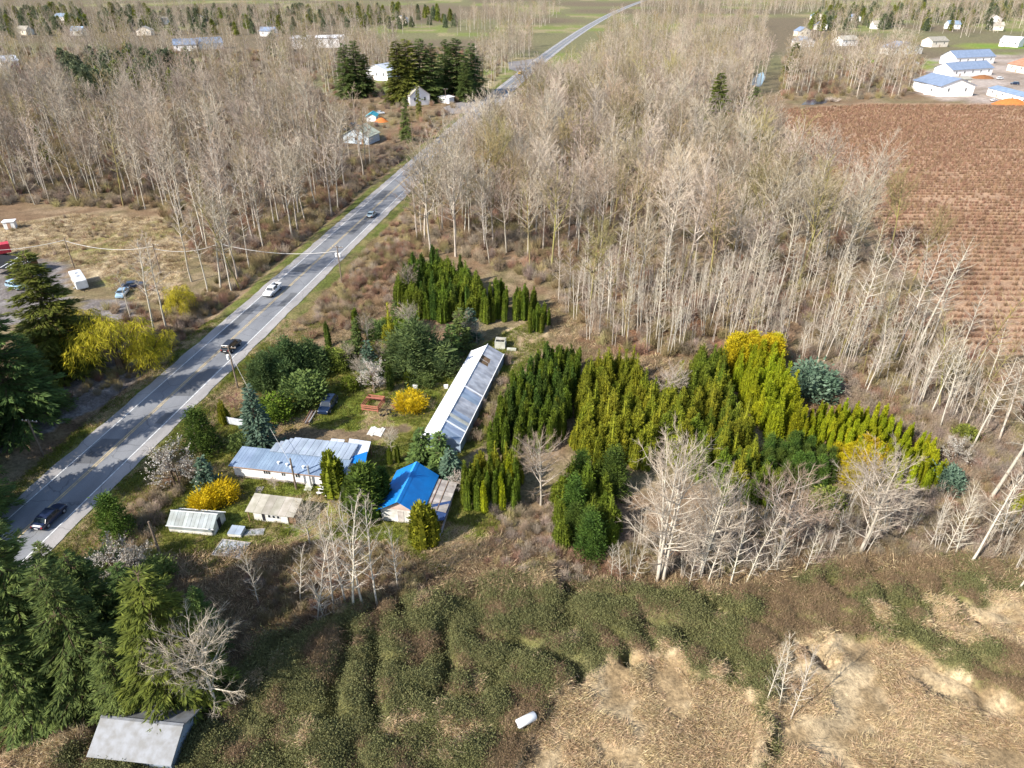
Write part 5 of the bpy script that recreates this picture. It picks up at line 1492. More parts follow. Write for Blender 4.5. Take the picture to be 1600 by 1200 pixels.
def house(name, A, B, depth, wh, rh, label, cat='house', ridge='depth', wall=M_wallw, roof=M_slate, over=0.5, wins=3, door=True, group=None, z=-0.06, pitch_panels=0):
    loc, rz, L = front_frame(A, B)
    o = empty(name, (loc[0], loc[1], z), rz, label, cat, group)
    m = MB()
    if ridge == 'depth':
        for y in (0, depth):
            m.add([(0, y, 0), (L, y, 0), (L, y, wh), (L / 2, y, rh), (0, y, wh)], [[0, 1, 2, 3, 4]])
        m.quad((0, 0, 0), (0, depth, 0), (0, depth, wh), (0, 0, wh)); m.quad((L, 0, 0), (L, depth, 0), (L, depth, wh), (L, 0, wh))
    else:
        for x in (0, L):
            m.add([(x, 0, 0), (x, depth, 0), (x, depth, wh), (x, depth / 2, rh), (x, 0, wh)], [[0, 1, 2, 3, 4]])
        m.quad((0, 0, 0), (L, 0, 0), (L, 0, wh), (0, 0, wh)); m.quad((0, depth, 0), (L, depth, 0), (L, depth, wh), (0, depth, wh))
    m.build('wall', wall, o)
    if ridge == 'depth':
        k = (rh - wh) / (L / 2)
        e = wh - over * k
        for s in (0, 1):
            x0, x1 = (-over, L / 2) if s == 0 else (L / 2, L + over)
            z0, z1 = (e, rh) if s == 0 else (rh, e)
            r = MB(); r.slab((x0, -over, z0 + 0.09), (x1, -over, z1 + 0.09), (x1, depth + over, z1 + 0.09), (x0, depth + over, z0 + 0.09), 0.14)
            r.build('roof_slope', roof, o)
        r = MB(); r.box(L / 2 - 0.12, -over - 0.01, rh + 0.05, L / 2 + 0.12, depth + over + 0.01, rh + 0.14); r.build('ridge_cap', roof, o)
    else:
        k = (rh - wh) / (depth / 2)
        e = wh - over * k
        for s in (0, 1):
            y0, y1 = (-over, depth / 2) if s == 0 else (depth / 2, depth + over)
            z0, z1 = (e, rh) if s == 0 else (rh, e)
            r = MB(); r.slab((-over, y0, z0 + 0.09), (L + over, y0, z0 + 0.09), (L + over, y1, z1 + 0.09), (-over, y1, z1 + 0.09), 0.14)
            r.build('roof_slope', roof, o)
        r = MB(); r.box(-over - 0.01, depth / 2 - 0.12, rh + 0.05, L + over + 0.01, depth / 2 + 0.12, rh + 0.14); r.build('ridge_cap', roof, o)
    for q in range(wins):
        x = L * (q + 0.5) / wins - 0.5
        window(o, x, wh * 0.45, 1.0, wh * 0.32, panes=2)
    if door:
        dx = L * 0.5 / max(wins, 1) + L / max(wins, 1) * 0.5 if wins > 1 else L * 0.75
        d = box_part('door', M_trim, o, dx - 0.45, -0.05, 0.05, dx + 0.45, 0.0, 2.05)
    return o


# ------------------------------------------------------------------ mobile home
A, rz, L = front_frame((-38.0, 75.0), (-22.7, 72.4))
mh = empty('mobile_home', (A[0], A[1], -0.06), rz, 'long white mobile home with blue-grey metal roof and pink trim', 'house')
D1, D2 = 3.5, 2.7
box_part('wall', M_wallw, mh, 0, 0, 0.45, L, D1, 2.25)
box_part('skirting', M_plank, mh, 0.1, 0.1, 0, L - 0.1, D1, 0.45)
box_part('annex_wall', M_cream, mh, 4.3, D1 + 0.003, 0, L - 0.3, D1 + D2, 2.2)
n = 13
for k in range(n):
    x0 = -0.35 + (L + 0.7) * k / n; x1 = -0.35 + (L + 0.7) * (k + 1) / n - 0.012
    m = MB(); zz0 = 2.33 + 0.01 * random.random()
    m.slab((x0, -0.5, zz0), (x1, -0.5, zz0), (x1, D1 + 0.05, 2.72), (x0, D1 + 0.05, 2.72), 0.05)
    p_ = m.build('roof_panel', M_roofblue, mh)
    m = MB()
    for w in (0.12, 0.5, 0.88):
        xx = x0 + (x1 - x0) * w
        m.slab((xx - 0.03, -0.5, zz0 + 0.016), (xx + 0.03, -0.5, zz0 + 0.016), (xx + 0.03, D1 + 0.03, 2.736), (xx - 0.03, D1 + 0.03, 2.736), 0.014)
    m.build('rib', M_roofblue, p_)
n = 22
for k in range(n):
    xa, xb = 4.0, L + 0.1
    x0 = xa + (xb - xa) * k / n; x1 = xa + (xb - xa) * (k + 1) / n - 0.03
    m = MB(); dz = 0.03 * (k % 2)
    cut = max(0.0, 1.6 - k * 0.42)
    m.slab((x0, D1 - 0.5, 2.80 + dz), (x1, D1 - 0.5, 2.80 + dz), (x1, D1 + D2 + 0.4 - cut, 2.86 + dz), (x0, D1 + D2 + 0.4 - cut, 2.86 + dz), 0.04)
    m.build('roof_sheet', M_rooflight, mh)
box_part('fascia', M_trim, mh, -0.35, -0.55, 2.20, L + 0.35, -0.502, 2.315)
for x, w, pn in ((4.4, 0.95, 3), (7.0, 0.5, 2), (9.0, 0.65, 2), (13.4, 0.95, 2)):
    window(mh, x, 1.25, w, 0.55, panes=pn)
d = box_part('door', M_frame, mh, 10.5, -0.05, 0.5, 11.3, -0.001, 2.05)
box_part('handle', M_metal, d, 11.15, -0.1, 1.2, 11.22, -0.051, 1.28)
for (x, y) in ((6.3, 0.9), (8.3, 0.35), (10.0, 0.6), (7.6, 0.7)):
    m = MB(); zr = 2.33 + 0.39 * (y + 0.5) / (D1 + 0.5)
    m.tube([(x, y, zr - 0.05), (x, y, zr + 0.3)], [0.12, 0.12], 8); m.tube([(x, y, zr + 0.3), (x, y, zr + 0.36)], [0.2, 0.2], 8)
    m.build('roof_vent', M_frame, mh)
m = MB(); m.tube([(11.2, -0.35, 0.3), (11.2, -0.35, 3.6)], [0.13, 0.13], 8); m.tube([(11.2, -0.35, 3.6), (11.2, -0.35, 3.72)], [0.22, 0.2], 8)
m.build('stove_pipe', M_metal, mh)
for k in range(3):
    box_part('step', M_concrete, mh, 10.4, -0.35 * (3 - k), 0, 11.4, -0.35 * (2 - k) - 0.003, 0.16 * (k + 1))

# carport roofs behind


def carport(name, cs, z, label, mat, tarp=None):
    c = np.array(cs).mean(0)
    o = empty(name, (c[0], c[1], -0.06), 0, label, 'carport')
    P = [np.array(p) - c for p in cs]
    n = 4
    for k in range(n):
        a = P[0] + (P[3] - P[0]) * k / n; b = P[1] + (P[2] - P[1]) * k / n
        a2 = P[0] + (P[3] - P[0]) * ((k + 1) / n - 0.008); b2 = P[1] + (P[2] - P[1]) * ((k + 1) / n - 0.008)
        m = MB(); dz = 0.025 * (k % 2)
        m.slab((a[0], a[1], z + dz), (a2[0], a2[1], z + dz), (b2[0], b2[1], z + 0.25 + dz), (b[0], b[1], z + 0.25 + dz), 0.05)
        m.build('roof_sheet', mat, o)
    for p in P:
        m = MB(); m.box(p[0] * 0.9 - 0.06, p[1] * 0.9 - 0.06, 0, p[0] * 0.9 + 0.06, p[1] * 0.9 + 0.06, z - 0.05); m.build('post', M_wood, o)
    if tarp is not None:
        m = MB(); T = [np.array(p) - c for p in tarp]
        m.slab((T[0][0], T[0][1], z + 0.06), (T[1][0], T[1][1], z + 0.06), (T[2][0], T[2][1], z + 0.24), (T[3][0], T[3][1], z + 0.24), 0.02)
        m.build('blue_tarp', M_bluetarp, o)
    return o


carport('carport', [G(508, 703, 2.3), G(518, 686, 2.3), G(539, 688, 2.3), G(532, 704, 2.3)], 2.2, 'small carport roof of pale sheets behind the mobile home', M_carport)
carport('carport', [G(537, 720, 2.4), G(546, 686, 2.4), G(580, 691, 2.4), G(570, 722, 2.4)], 2.3, 'larger carport roof of pale sheets with a blue tarp over its corner', M_carport,
        [G(537, 722, 2.4), G(571, 724, 2.4), G(574, 706, 2.4), G(541, 717, 2.4)])

# ------------------------------------------------------------------ grey roofed shed
A, rz, L = front_frame(G(398, 812), G(446, 818))
sh = empty('garden_shed', (A[0], A[1], -0.06), rz, 'small white garden shed with a weathered grey sloping roof', 'shed')
L = 4.6
box_part('wall', M_wallgrime, sh, 0, 0, 0, L, 2.0, 1.75)
n = 6
for k in range(n):
    x0 = -0.7 + (L + 1.9) * k / n; x1 = -0.7 + (L + 1.9) * (k + 1) / n - 0.02
    m = MB(); m.slab((x0, -0.55, 1.80), (x1, -0.55, 1.80), (x1, 2.3, 2.45), (x0, 2.3, 2.45), 0.06)
    m.build('roof_board', M_greyroof, sh)
d = box_part('door', M_dark, sh, 1.15, -0.03, 0.1, 1.55, -0.001, 1.5)
for x in (2.0, 2.6, 3.2):
    window(sh, x, 0.75, 0.35, 0.45)
for x in (0.0 - 0.5, L + 0.9):
    m = MB(); m.box(x, -0.4, 0, x + 0.1, -0.3, 1.76); m.build('post', M_wood, sh)
m = MB(); m.box(L + 0.003, 0.1, 0, L + 1.0, 1.9, 1.3); m.build('lean_to_wall', M_wood, sh)

# ------------------------------------------------------------------ small glasshouse
A, rz, L = front_frame((-42.5, 64.2), (-36.6, 63.5))
gh = empty('glasshouse', (A[0], A[1], -0.06), rz, 'small garden glasshouse with corrugated clear roof and low white front', 'greenhouse')
L = 5.9; Dg = 2.9
box_part('base_wall', M_wallgrime, gh, 0, 0, 0, L, Dg, 0.55)
m = MB(); m.quad((0, 0, 0.55), (L, 0, 0.55), (L, 0, 1.25), (0, 0, 1.25)); m.quad((0, Dg, 0.55), (L, Dg, 0.55), (L, Dg, 1.25), (0, Dg, 1.25)); m.build('side_glazing', M_greenroof, gh)
for x in (0, L):
    m = MB(); m.add([(x, 0, 0.55), (x, Dg, 0.55), (x, Dg, 1.25), (x, Dg / 2, 2.2), (x, 0, 1.25)], [[0, 1, 2, 3, 4]]); m.build('end_glazing', M_concrete if x else M_greenroof, gh)
n = 12
for k in range(n):
    x0 = -0.1 + (L + 0.2) * k / n; x1 = -0.1 + (L + 0.2) * (k + 1) / n - 0.03
    for s in (0, 1):
        y0, y1 = ((-0.15, Dg / 2) if s == 0 else (Dg + 0.15, Dg / 2))
        m = MB(); dz = 0.02 * (k % 2)
        m.slab((x0, y0, 1.2 + dz), (x1, y0, 1.2 + dz), (x1, y1, 2.27 + dz), (x0, y1, 2.27 + dz), 0.03)
        m.build('roof_panel', M_greenroof, gh)
m = MB()
for y, z in ((-0.17, 1.2), (Dg / 2, 2.3), (Dg + 0.17, 1.2)): m.box(-0.15, y - 0.04, z - 0.02, L + 0.15, y + 0.04, z + 0.05)
m.build('frame', M_frame, gh)
d = box_part('door', M_dark, gh, L + 0.001, Dg * 0.38, 0.1, L + 0.03, Dg * 0.38 + 0.7, 1.6)

# cold frame, covered bed, fallen panels
A, rz, L = front_frame(G(356, 838), G(376, 840))
cf = empty('cold_frame', (A[0], A[1], -0.06), rz, 'little glass-topped cold frame beside the glasshouse', 'cold frame')
box_part('box', M_wallgrime, cf, 0, 0, 0, 1.75, 1.3, 0.5)
for k in range(2):
    m = MB(); m.slab((0.02 + 0.88 * k, -0.05, 0.56), (0.87 + 0.88 * k, -0.05, 0.56), (0.87 + 0.88 * k, 1.35, 0.72), (0.02 + 0.88 * k, 1.35, 0.72), 0.04); m.build('lid', M_rooflight, cf)
A, rz, L = front_frame(G(330, 868), G(376, 874))
bd = empty('covered_bed', (A[0], A[1], -0.03), rz, 'garden bed covered with a grey sheet inside a pale timber edge', 'garden bed')
box_part('sheet', M_polygrey, bd, 0.1, 0.1, 0, 3.6, 2.6, 0.12)
for a in ((0, 0, 3.7, 0.097), (0, 2.603, 3.7, 2.7), (0, 0.1, 0.097, 2.6), (3.603, 0.1, 3.7, 2.6)):
    box_part('edge_board', M_plank, bd, a[0], a[1], 0, a[2], a[3], 0.2)
A, rz, L = front_frame(G(380, 838), G(412, 836))
bd = empty('covered_bed', (A[0], A[1], -0.03), rz, 'narrow dark bed edged with boards next to the cold frame', 'garden bed')
box_part('soil', M_polygrey, bd, 0.08, 0.08, 0, L - 0.08, 1.0, 0.1)
for a in ((0, 0, L, 0.077), (0, 1.003, L, 1.08)): box_part('edge_board', M_plank, bd, a[0], a[1], 0, a[2], a[3], 0.18)
A, rz, L = front_frame(G(398, 782), G(408, 760))
bw = empty('board_walk', (A[0], A[1], -0.02), rz, 'short walk of weathered boards leading to the grey-roofed shed', 'board walk')
for k in range(9):
    box_part('plank', M_plank, bw, k * L / 9, -0.45 + 0.06 * random.random(), 0, (k + 1) * L / 9 - 0.05, 0.45 + 0.06 * random.random(), 0.05)
A, rz, L = front_frame(G(497, 770), G(512, 772))
gb = empty('garden_bench', (A[0], A[1], -0.06), rz, 'pale garden table and bench by the end of the mobile home', 'bench')
for k in range(3): box_part('plank', M_frame, gb, 0, k * 0.22, 0.7, 1.5, k * 0.22 + 0.2, 0.75)
for x in (0.1, 1.3): box_part('leg', M_frame, gb, x, 0.05, 0, x + 0.08, 0.6, 0.7)
box_part('seat', M_frame, gb, 0, -0.5, 0.4, 1.5, -0.22, 0.45)
for x in (0.15, 1.25): box_part('leg', M_frame, gb, x, -0.45, 0, x + 0.08, -0.27, 0.4)

# ------------------------------------------------------------------ blue roofed house
A, rz, L = front_frame((-16.5, 66.4), (-11.6, 65.5))
bh = empty('blue_roof_house', (A[0], A[1], -0.06), rz, 'small house with a bright blue sheet roof and grimy white gable wall', 'house')
Lb, Db, wh, rh = 5.0, 7.2, 2.1, 3.75
m = MB()
for y in (0, Db): m.add([(0, y, 0), (Lb, y, 0), (Lb, y, wh), (0, y, wh)], [[0, 1, 2, 3]])
m.quad((0, 0, 0), (0, Db, 0), (0, Db, wh), (0, 0, wh)); m.quad((Lb, 0, 0), (Lb, Db, 0), (Lb, Db, wh), (Lb, 0, wh)); m.build('wall', M_wallgrime, bh)
M_gablep = nmat('pinkish_gable_boards', (0.52, 0.38, 0.33), 0.8, 0.15, scale=1.0, col2=(0.38, 0.28, 0.24))
for y in (0.0, Db):
    m = MB(); m.add([(0, y, wh), (Lb, y, wh), (Lb / 2, y, rh)], [[0, 1, 2]]); m.build('gable', M_gablep, bh)
for s in (0, 1):
    n = 6
    for k in range(n):
        y0 = -0.5 + (Db + 1.0) * k / n; y1 = -0.5 + (Db + 1.0) * (k + 1) / n - 0.004
        e = wh - 0.25
        xa, xb = (-0.45, Lb / 2) if s == 0 else (Lb + 0.45, Lb / 2)
        m = MB(); m.slab((xa, y0, e + 0.1), (xa, y1, e + 0.1), (xb, y1, rh + 0.1), (xb, y0, rh + 0.1), 0.06); m.build('roof_sheet', M_bluetarp, bh)
for s in (-1, 1):
    m = MB(); m.slab((Lb / 2, -0.52, rh + 0.13), (Lb / 2, Db + 0.52, rh + 0.13), (Lb / 2 + s * 0.35, Db + 0.52, rh - 0.09), (Lb / 2 + s * 0.35, -0.52, rh - 0.09), 0.03); m.build('ridge_cap', M_bluetarp2 if s < 0 else M_bluetarp, bh)
window(bh, 3.9, 1.35, 0.6, 0.35, panes=2)
box_part('door', M_plank, bh, 2.2, -0.04, 0.02, 3.0, -0.001, 1.9)
# lean-to with board roof
lt0 = Lb + 0.02
n = 8
for k in range(n):
    y0 = 1.2 + 6.0 * k / n; y1 = 1.2 + 6.0 * (k + 1) / n - 0.04
    m = MB(); m.slab((lt0, y0, 1.86), (lt0, y1, 1.86), (lt0 + 3.1, y1, 1.55), (lt0 + 3.1, y0, 1.55), 0.05); m.build('roof_plank', M_plank, bh)
for x in (lt0 + 0.9, lt0 + 1.9):
    m = MB(); zz0 = 1.9 - 0.1 * (x - lt0)
    m.box(x - 0.04, 1.2, zz0 - 0.02, x + 0.04, 7.2, zz0 + 0.03); m.build('batten', M_wood, bh)
m = MB(); m.slab((lt0 + 0.9, -0.9, 1.3), (lt0 + 0.9, 1.9, 1.86), (lt0 + 3.15, 3.4, 1.62), (lt0 + 3.15, 0.2, 1.2), 0.02); m.build('tarp', plain('navy_tarp', (0.03, 0.06, 0.16)), bh)
m = MB(); m.slab((lt0 + 2.9, -1.6, 0.1), (lt0 + 2.9, 5.2, 1.5), (lt0 + 3.15, 5.2, 1.5), (lt0 + 3.15, -1.6, 0.1), 0.1); m.build('rail', M_plank, bh)
for y in (1.3, 4.2, 7.0):
    m = MB(); m.box(lt0 + 2.9, y, 0, lt0 + 3.02, y + 0.12, 1.5); m.build('post', M_wood, bh)

# ------------------------------------------------------------------ long greenhouse
a = np.array((-10.3, 81.3)); b = np.array((-4.3, 107.9))
dv = b - a; Lg = float(np.linalg.norm(dv))
lg = empty('long_greenhouse', (a[0], a[1], -0.06), math.atan2(dv[1], dv[0]), 'long plastic greenhouse, white on one slope and torn grey on the other', 'greenhouse')
Wg, eh, rg = 2.95, 1.75, 3.35
n = 22
for k in range(n):
    x0 = Lg * k / n; x1 = Lg * (k + 1) / n - 0.03
    m = MB(); dz = 0.012 * (k % 3)
    m.slab((x0, Wg, eh + dz), (x1, Wg, eh + dz), (x1, 0, rg + dz), (x0, 0, rg + dz), 0.03)
    m.build('white_panel', M_poly, lg)
    m = MB()
    m.slab((x0, -Wg, eh + dz), (x1, -Wg, eh + dz), (x1, 0, rg + dz), (x0, 0, rg + dz), 0.03)
    torn = k in (17, 18)
    if torn:
        tp = MB(); tp.slab((x0, -Wg * 0.55, eh + 0.62), (x1, -Wg * 0.55, eh + 0.62), (x1, 0, rg - 0.12), (x0, 0, rg - 0.12), 0.03); tp.build('hole_patch', M_wood, lg)  # brown patch added in place of the torn hole and its dim interior
        m = MB(); m.slab((x0, -Wg, eh), (x1, -Wg, eh), (x1, -Wg * 0.5, eh + 0.8), (x0, -Wg * 0.55, eh + 0.72), 0.03)
    m.build('grey_panel', M_polyblue if k < 5 or k in (8, 9) else M_polygrey, lg)
for k in range(n // 2 + 1):
    x = Lg * k * 2 / n
    x = min(max(x, 0.05), Lg - 0.05)
    m = MB(); m.tube([(x, -Wg + 0.08, -0.1), (x, -Wg + 0.08, eh - 0.12), (x, 0, rg - 0.12), (x, Wg - 0.08, eh - 0.12), (x, Wg - 0.08, -0.1)], 0.045, 5); m.build('hoop', M_frame, lg)
for y, z in ((-Wg - 0.02, eh), (0, rg + 0.05), (Wg + 0.02, eh)):
    m = MB(); m.box(-0.1, y - 0.06, z - 0.03, Lg + 0.1, y + 0.06, z + 0.05); m.build('rail', M_frame, lg)
for s, mt in ((1, M_poly), (-1, M_polyblue)):
    m = MB(); m.quad((0, s * Wg, 0), (Lg, s * Wg, 0), (Lg, s * Wg, eh - 0.05), (0, s * Wg, eh - 0.05)); m.build('side_sheet', mt, lg)
for x in (0.0, Lg):
    m = MB(); m.add([(x, -Wg, 0), (x, Wg, 0), (x, Wg, eh), (x, 0, rg), (x, -Wg, eh)], [[0, 1, 2, 3, 4]]); m.build('end_wall', M_polyblue, lg)
for x0, x1 in ((2.6, 2.95), (4.2, 4.9), (12.6, 12.95)):
    m = MB(); m.slab((x0, -Wg, eh + 0.06), (x1, -Wg, eh + 0.06), (x1, -0.1, rg + 0.05), (x0, -0.1, rg + 0.05), 0.025); m.build('patch_board', M_poly if x0 != 4.2 else M_concrete, lg)
A, rz, _ = front_frame(G(773, 545), G(790, 546))
hu = empty('block_hut', (A[0], A[1], -0.06), rz, 'pale block hut without a roof behind the long greenhouse', 'hut')
for bx_ in ((0, 0, 1.9, 0.15), (0, 1.85, 1.9, 2.0), (0, 0.153, 0.15, 1.847), (1.75, 0.153, 1.9, 1.847)): box_part('wall', M_concrete, hu, bx_[0], bx_[1], 0, bx_[2], bx_[3], 1.5)
box_part('lid', M_greyroof, hu, 0.2, 0.9, 1.503, 1.85, 1.8, 1.56)
box_part('side_slab', M_concrete, hu, 2.3, -0.4, 0, 4.0, 0.0, 0.5)

# ------------------------------------------------------------------ things in the yard
A, rz, L = front_frame(G(566, 642), G(590, 645))
rf = empty('timber_frame', (A[0], A[1], -0.06), rz, 'red-brown open timber frame standing on the lawn', 'timber frame')
for x in (0, 2.5):
    for y in (0, 2.9): box_part('post', M_redwood, rf, x, y, 0, x + 0.15, y + 0.15, 1.2)
for z in (0.35, 0.75, 1.08):
    for y in (-0.06, 3.053): box_part('rail', M_redwood, rf, -0.1, y, z, 2.75, y + 0.057, z + 0.2)
    for x in (-0.06, 2.653): box_part('rail', M_redwood, rf, x, 0.0, z, x + 0.057, 3.05, z + 0.2)
box_part('top_board', M_redwood, rf, -0.1, 2.0, 1.285, 2.75, 2.3, 1.33)
A, rz, L = front_frame(G(573, 679), G(592, 681))
pb = empty('board_stack', (A[0], A[1], -0.06), rz, 'low stack of white-grey boards lying on the lawn', 'boards')
for k in range(7): box_part('board', M_wallgrime, pb, k * 0.33, random.uniform(-0.2, 0.1), 0.02, k * 0.33 + 0.3, 2.0 + random.uniform(-0.2, 0.2), 0.14 + 0.02 * (k % 3))
A, rz, L = front_frame(G(478, 662), G(490, 642))
lp = empty('log_pile', (A[0], A[1], -0.06), rz, 'small pile of thin brown poles lying on the dry grass', 'logs')
for k in range(9):
    m = MB(); y = (k % 5) * 0.24 - 0.5; z = 0.12 + (k // 5) * 0.2; o_ = random.uniform(-0.4, 0.3)
    m.tube([(o_, y, z), (o_ + 3.4, y + random.uniform(-0.2, 0.2), z)], [0.11, 0.08], 6); m.build('log', M_plank if k % 2 else M_wood, lp)
A, rz, L = front_frame(G(355, 662), G(389, 668))
pf = empty('sheet_fence', (A[0], A[1], -0.06), rz, 'short fence of pale corrugated sheets on the driveway side', 'fence')
for k in range(5):
    box_part('sheet', M_carport, pf, k * L / 5, -0.03 + 0.02 * (k % 2), 0.1, (k + 1) * L / 5 - 0.02, 0.01 + 0.02 * (k % 2), 1.35)
for k in range(4): box_part('post', M_wood, pf, k * L / 3 - 0.05, 0.06, 0, k * L / 3 + 0.05, 0.15, 1.45)
x, y = G(649, 606)
wb = empty('beehive', (x, y, hz(x, y)), 0.2, 'small white box hive on the lawn behind the yellow forsythia', 'hive')
box_part('box', M_frame, wb, -0.35, -0.3, 0.1, 0.35, 0.3, 0.55); box_part('lid', M_frame, wb, -0.42, -0.36, 0.553, 0.42, 0.36, 0.62)
x, y = G(697, 606)
wb = empty('beehive', (x, y, hz(x, y)), 0.1, 'small white box hive against the white side of the long greenhouse', 'hive')
box_part('box', M_frame, wb, -0.3, -0.3, 0.1, 0.3, 0.3, 0.5); box_part('lid', M_frame, wb, -0.36, -0.36, 0.503, 0.36, 0.36, 0.57)


def tyre_mesh():
    m = MB(); th = np.linspace(0, 2 * math.pi, 13)
    m.tube(np.stack([0.28 * np.cos(th), 0.28 * np.sin(th), 0 * th + 0.11], -1), 0.11, 6, cap=False)
    return m.mesh('old_tyre', M_black, True)


ty_ = tyre_mesh()
for k, (px, py) in enumerate(((604, 648), (612, 645), (620, 643), (597, 650), (628, 641), (616, 650))):
    x, y = G(px, py); o = obj('old_tyre', ty_); o.location = (x, y, hz(x, y)); o.rotation_euler = (random.uniform(-0.2, 0.2), random.uniform(-0.4, 0.4), 0)
    tag(o, 'old black tyre in the scrap heap beside the red timber frame', 'tyre', 'tyres in the scrap heap')
x, y = G(612, 642)
sc_ = empty('scrap_heap', (x, y, hz(x, y)), 0.3, 'heap of rusty scrap between the red frame and the forsythia', 'scrap heap')
for k in range(9):
    m = MB(); p = np.array([random.uniform(-1.2, 1.2), random.uniform(-0.6, 0.6), 0.15]); q2 = p + np.array([random.uniform(-0.9, 0.9), random.uniform(-0.9, 0.9), random.uniform(0.1, 0.7)])
    m.tube([p, q2], [0.07, 0.06], 5); m.build('rusty_bar', M_redwood if k % 2 else M_black, sc_)

# roofs at the bottom edge
A, rz, L = front_frame(G(160, 1196), G(282, 1208))
hs_ = house('metal_roof_shed', A, A + np.array([6.6, -0.7]), 4.6, 2.2, 3.4, 'shed with a shiny mottled metal roof under the firs', 'shed', ridge='width', roof=nmat('shiny_sheet', (0.21, 0.22, 0.24), 0.55, 0.3, scale=1.4, col2=(0.15, 0.15, 0.15), detail=7), wall=M_rooflight, wins=0, door=False, z=0.0)
x, y = G(822, 1137)
wb = empty('white_tank', (x, y, hz(x, y)), 0.5, 'white rounded tank end in the dry grass', 'tank')
m = MB(); m.tube([(-1.0, 0, 0.45), (-0.9, 0, 0.45), (0.9, 0, 0.45), (1.0, 0, 0.45)], [0.25, 0.42, 0.42, 0.25], 12); m.build('drum', M_frame, wb, True)
for x_ in (-0.6, 0.6): box_part('foot', M_metal, wb, x_ - 0.06, -0.35, 0, x_ + 0.06, 0.35, 0.2)

# ------------------------------------------------------------------ houses across the road and in the distance


def hp(name, a, b, depth, wh, rh, label, **k):
    return house(name, G(*a), G(*b), depth, wh, rh, label, **k)


hp('barn', (1466, 151), (1519, 150), 24, 5.5, 9.0, 'large pale house with slate-blue roof and pinkish gable beside the brown field', wall=M_wallw, roof=M_slate, wins=2, door=False, over=0.8)
hp('barn_annex', (1443, 147), (1464, 149), 9, 4.0, 5.0, 'white flat-fronted annex left of the large slate-roofed house', cat='annex', wall=M_wallw, roof=M_poly, wins=1, door=False)
hp('farmhouse', (1486, 121), (1549, 117), 14, 4.5, 8, 'white farmhouse with long slate-blue roof behind the large pale house', ridge='width', wall=M_wallw, wins=5)
hp('farmhouse', (1492, 102), (1552, 99), 14, 5, 9, 'second white house with slate-blue roof farther up the lane', ridge='width', wall=M_wallw, wins=5)
hp('farm_shed', (1488, 134), (1516, 133), 8, 3.6, 4.4, 'low cream shed between the pale house and the farmhouse', cat='shed', ridge='width', wall=M_cream, roof=M_greyroof, wins=2)
hp('barn', (1572, 110), (1616, 118), 22, 4.5, 8, 'cream barn with terracotta roof at the end of the lane', ridge='width', wall=M_cream, roof=M_terra, wins=3)
hp('trailer_home', (1541, 148), (1606, 166), 9, 3.6, 4.8, 'long white trailer home with blue-grey roof by the berry field', ridge='width', wall=M_wallw, roof=M_roofblue, wins=4, over=0.3)
hp('house', (1393, 86), (1440, 84), 14, 5, 9, 'slate-roofed grey house beyond the far willows', ridge='depth', wall=M_wallgrime, wins=3)
hp('house', (1250, 74), (1272, 73), 12, 5, 8, 'small white house beyond the round green conifer', wall=M_wallw, roof=M_roofblue, wins=2)
hp('house', (1315, 72), (1340, 71), 12, 5, 8, 'white house with grey roof among the far trees', wall=M_wallw, roof=M_greyroof, ridge='width', wins=2)
hp('house', (1455, 74), (1480, 73), 12, 5, 8, 'cream house with grey roof at the far lawn', wall=M_cream, roof=M_greyroof, ridge='width', wins=2)
hp('house', (1560, 72), (1590, 74), 13, 5, 8, 'white house with pale roof at the far corner of the lawn', wall=M_wallw, roof=M_carport, ridge='width', wins=3)
hp('green_shed', (537, 223), (577, 226), 9, 3.2, 6.2, 'pale green and white gabled shed among the bare trees by the road', cat='shed', wall=nmat('pale_blue_wall', (0.62, 0.70, 0.76), 0.6, 0.3), roof=nmat('pale_green_roof', (0.48, 0.50, 0.38), 0.6, 0.3, scale=0.6), wins=1)
hp('tarp_shed', (573, 190), (588, 190), 6, 2.5, 3.6, 'small white shed with a teal tarp roof in the scrapyard', cat='shed', wall=M_frame, roof=M_teal, wins=0, door=False)
hp('house', (572, 124), (606, 127), 12, 6, 9, 'white house half hidden behind the far dark firs', wall=M_wallw, roof=M_carport, wins=3)
hp('house', (641, 166), (672, 163), 12, 5, 9, 'white gabled house behind the ivy-green conifer', wall=M_wallw, roof=M_greyroof, wins=2)
hp('trailer', (686, 160), (702, 162), 4, 3, 3.4, 'white trailer beside the far side road', cat='trailer', wall=M_frame, roof=M_frame, wins=1, door=False)
hp('house', (5, 108), (32, 106), 12, 5, 8, 'white house beside the red plum tree', wall=M_wallw, roof=M_carport, ridge='width', wins=2)
hp('house', (272, 80), (308, 79), 12, 5, 9, 'white house with dark roof beyond the left wood', wall=M_wallw, roof=M_slate, ridge='width', wins=3)
hp('house', (312, 78), (350, 76), 13, 5, 9, 'white house with slate roof beside the bright lawn', wall=M_wallw, roof=M_slate, ridge='width', wins=3)
hp('warehouse', (455, 76), (540, 74), 30, 8, 9, 'long white flat building beyond the dark firs', cat='warehouse', wall=M_wallw, roof=M_poly, ridge='width', wins=5, door=False)
rr_ = random.Random(5)
for k in range(16):
    px = rr_.choice((rr_.uniform(20, 640), rr_.uniform(1240, 1590))); py = rr_.uniform(30, 62)
    w_ = 12 + rr_.random() * 4
    x, y = G(px, py)
    house('house', (x, y), (x + w_, y + rr_.uniform(-4, 4)), 11, 5, 8.5, 'distant pale house among the woods on the far plain', ridge=rr_.choice(('width', 'depth')), wall=rr_.choice((M_wallw, M_cream, M_wallgrime)), roof=rr_.choice((M_slate, M_greyroof, M_greyroof, M_roofblue)), wins=2, door=False, group='distant houses on the plain')


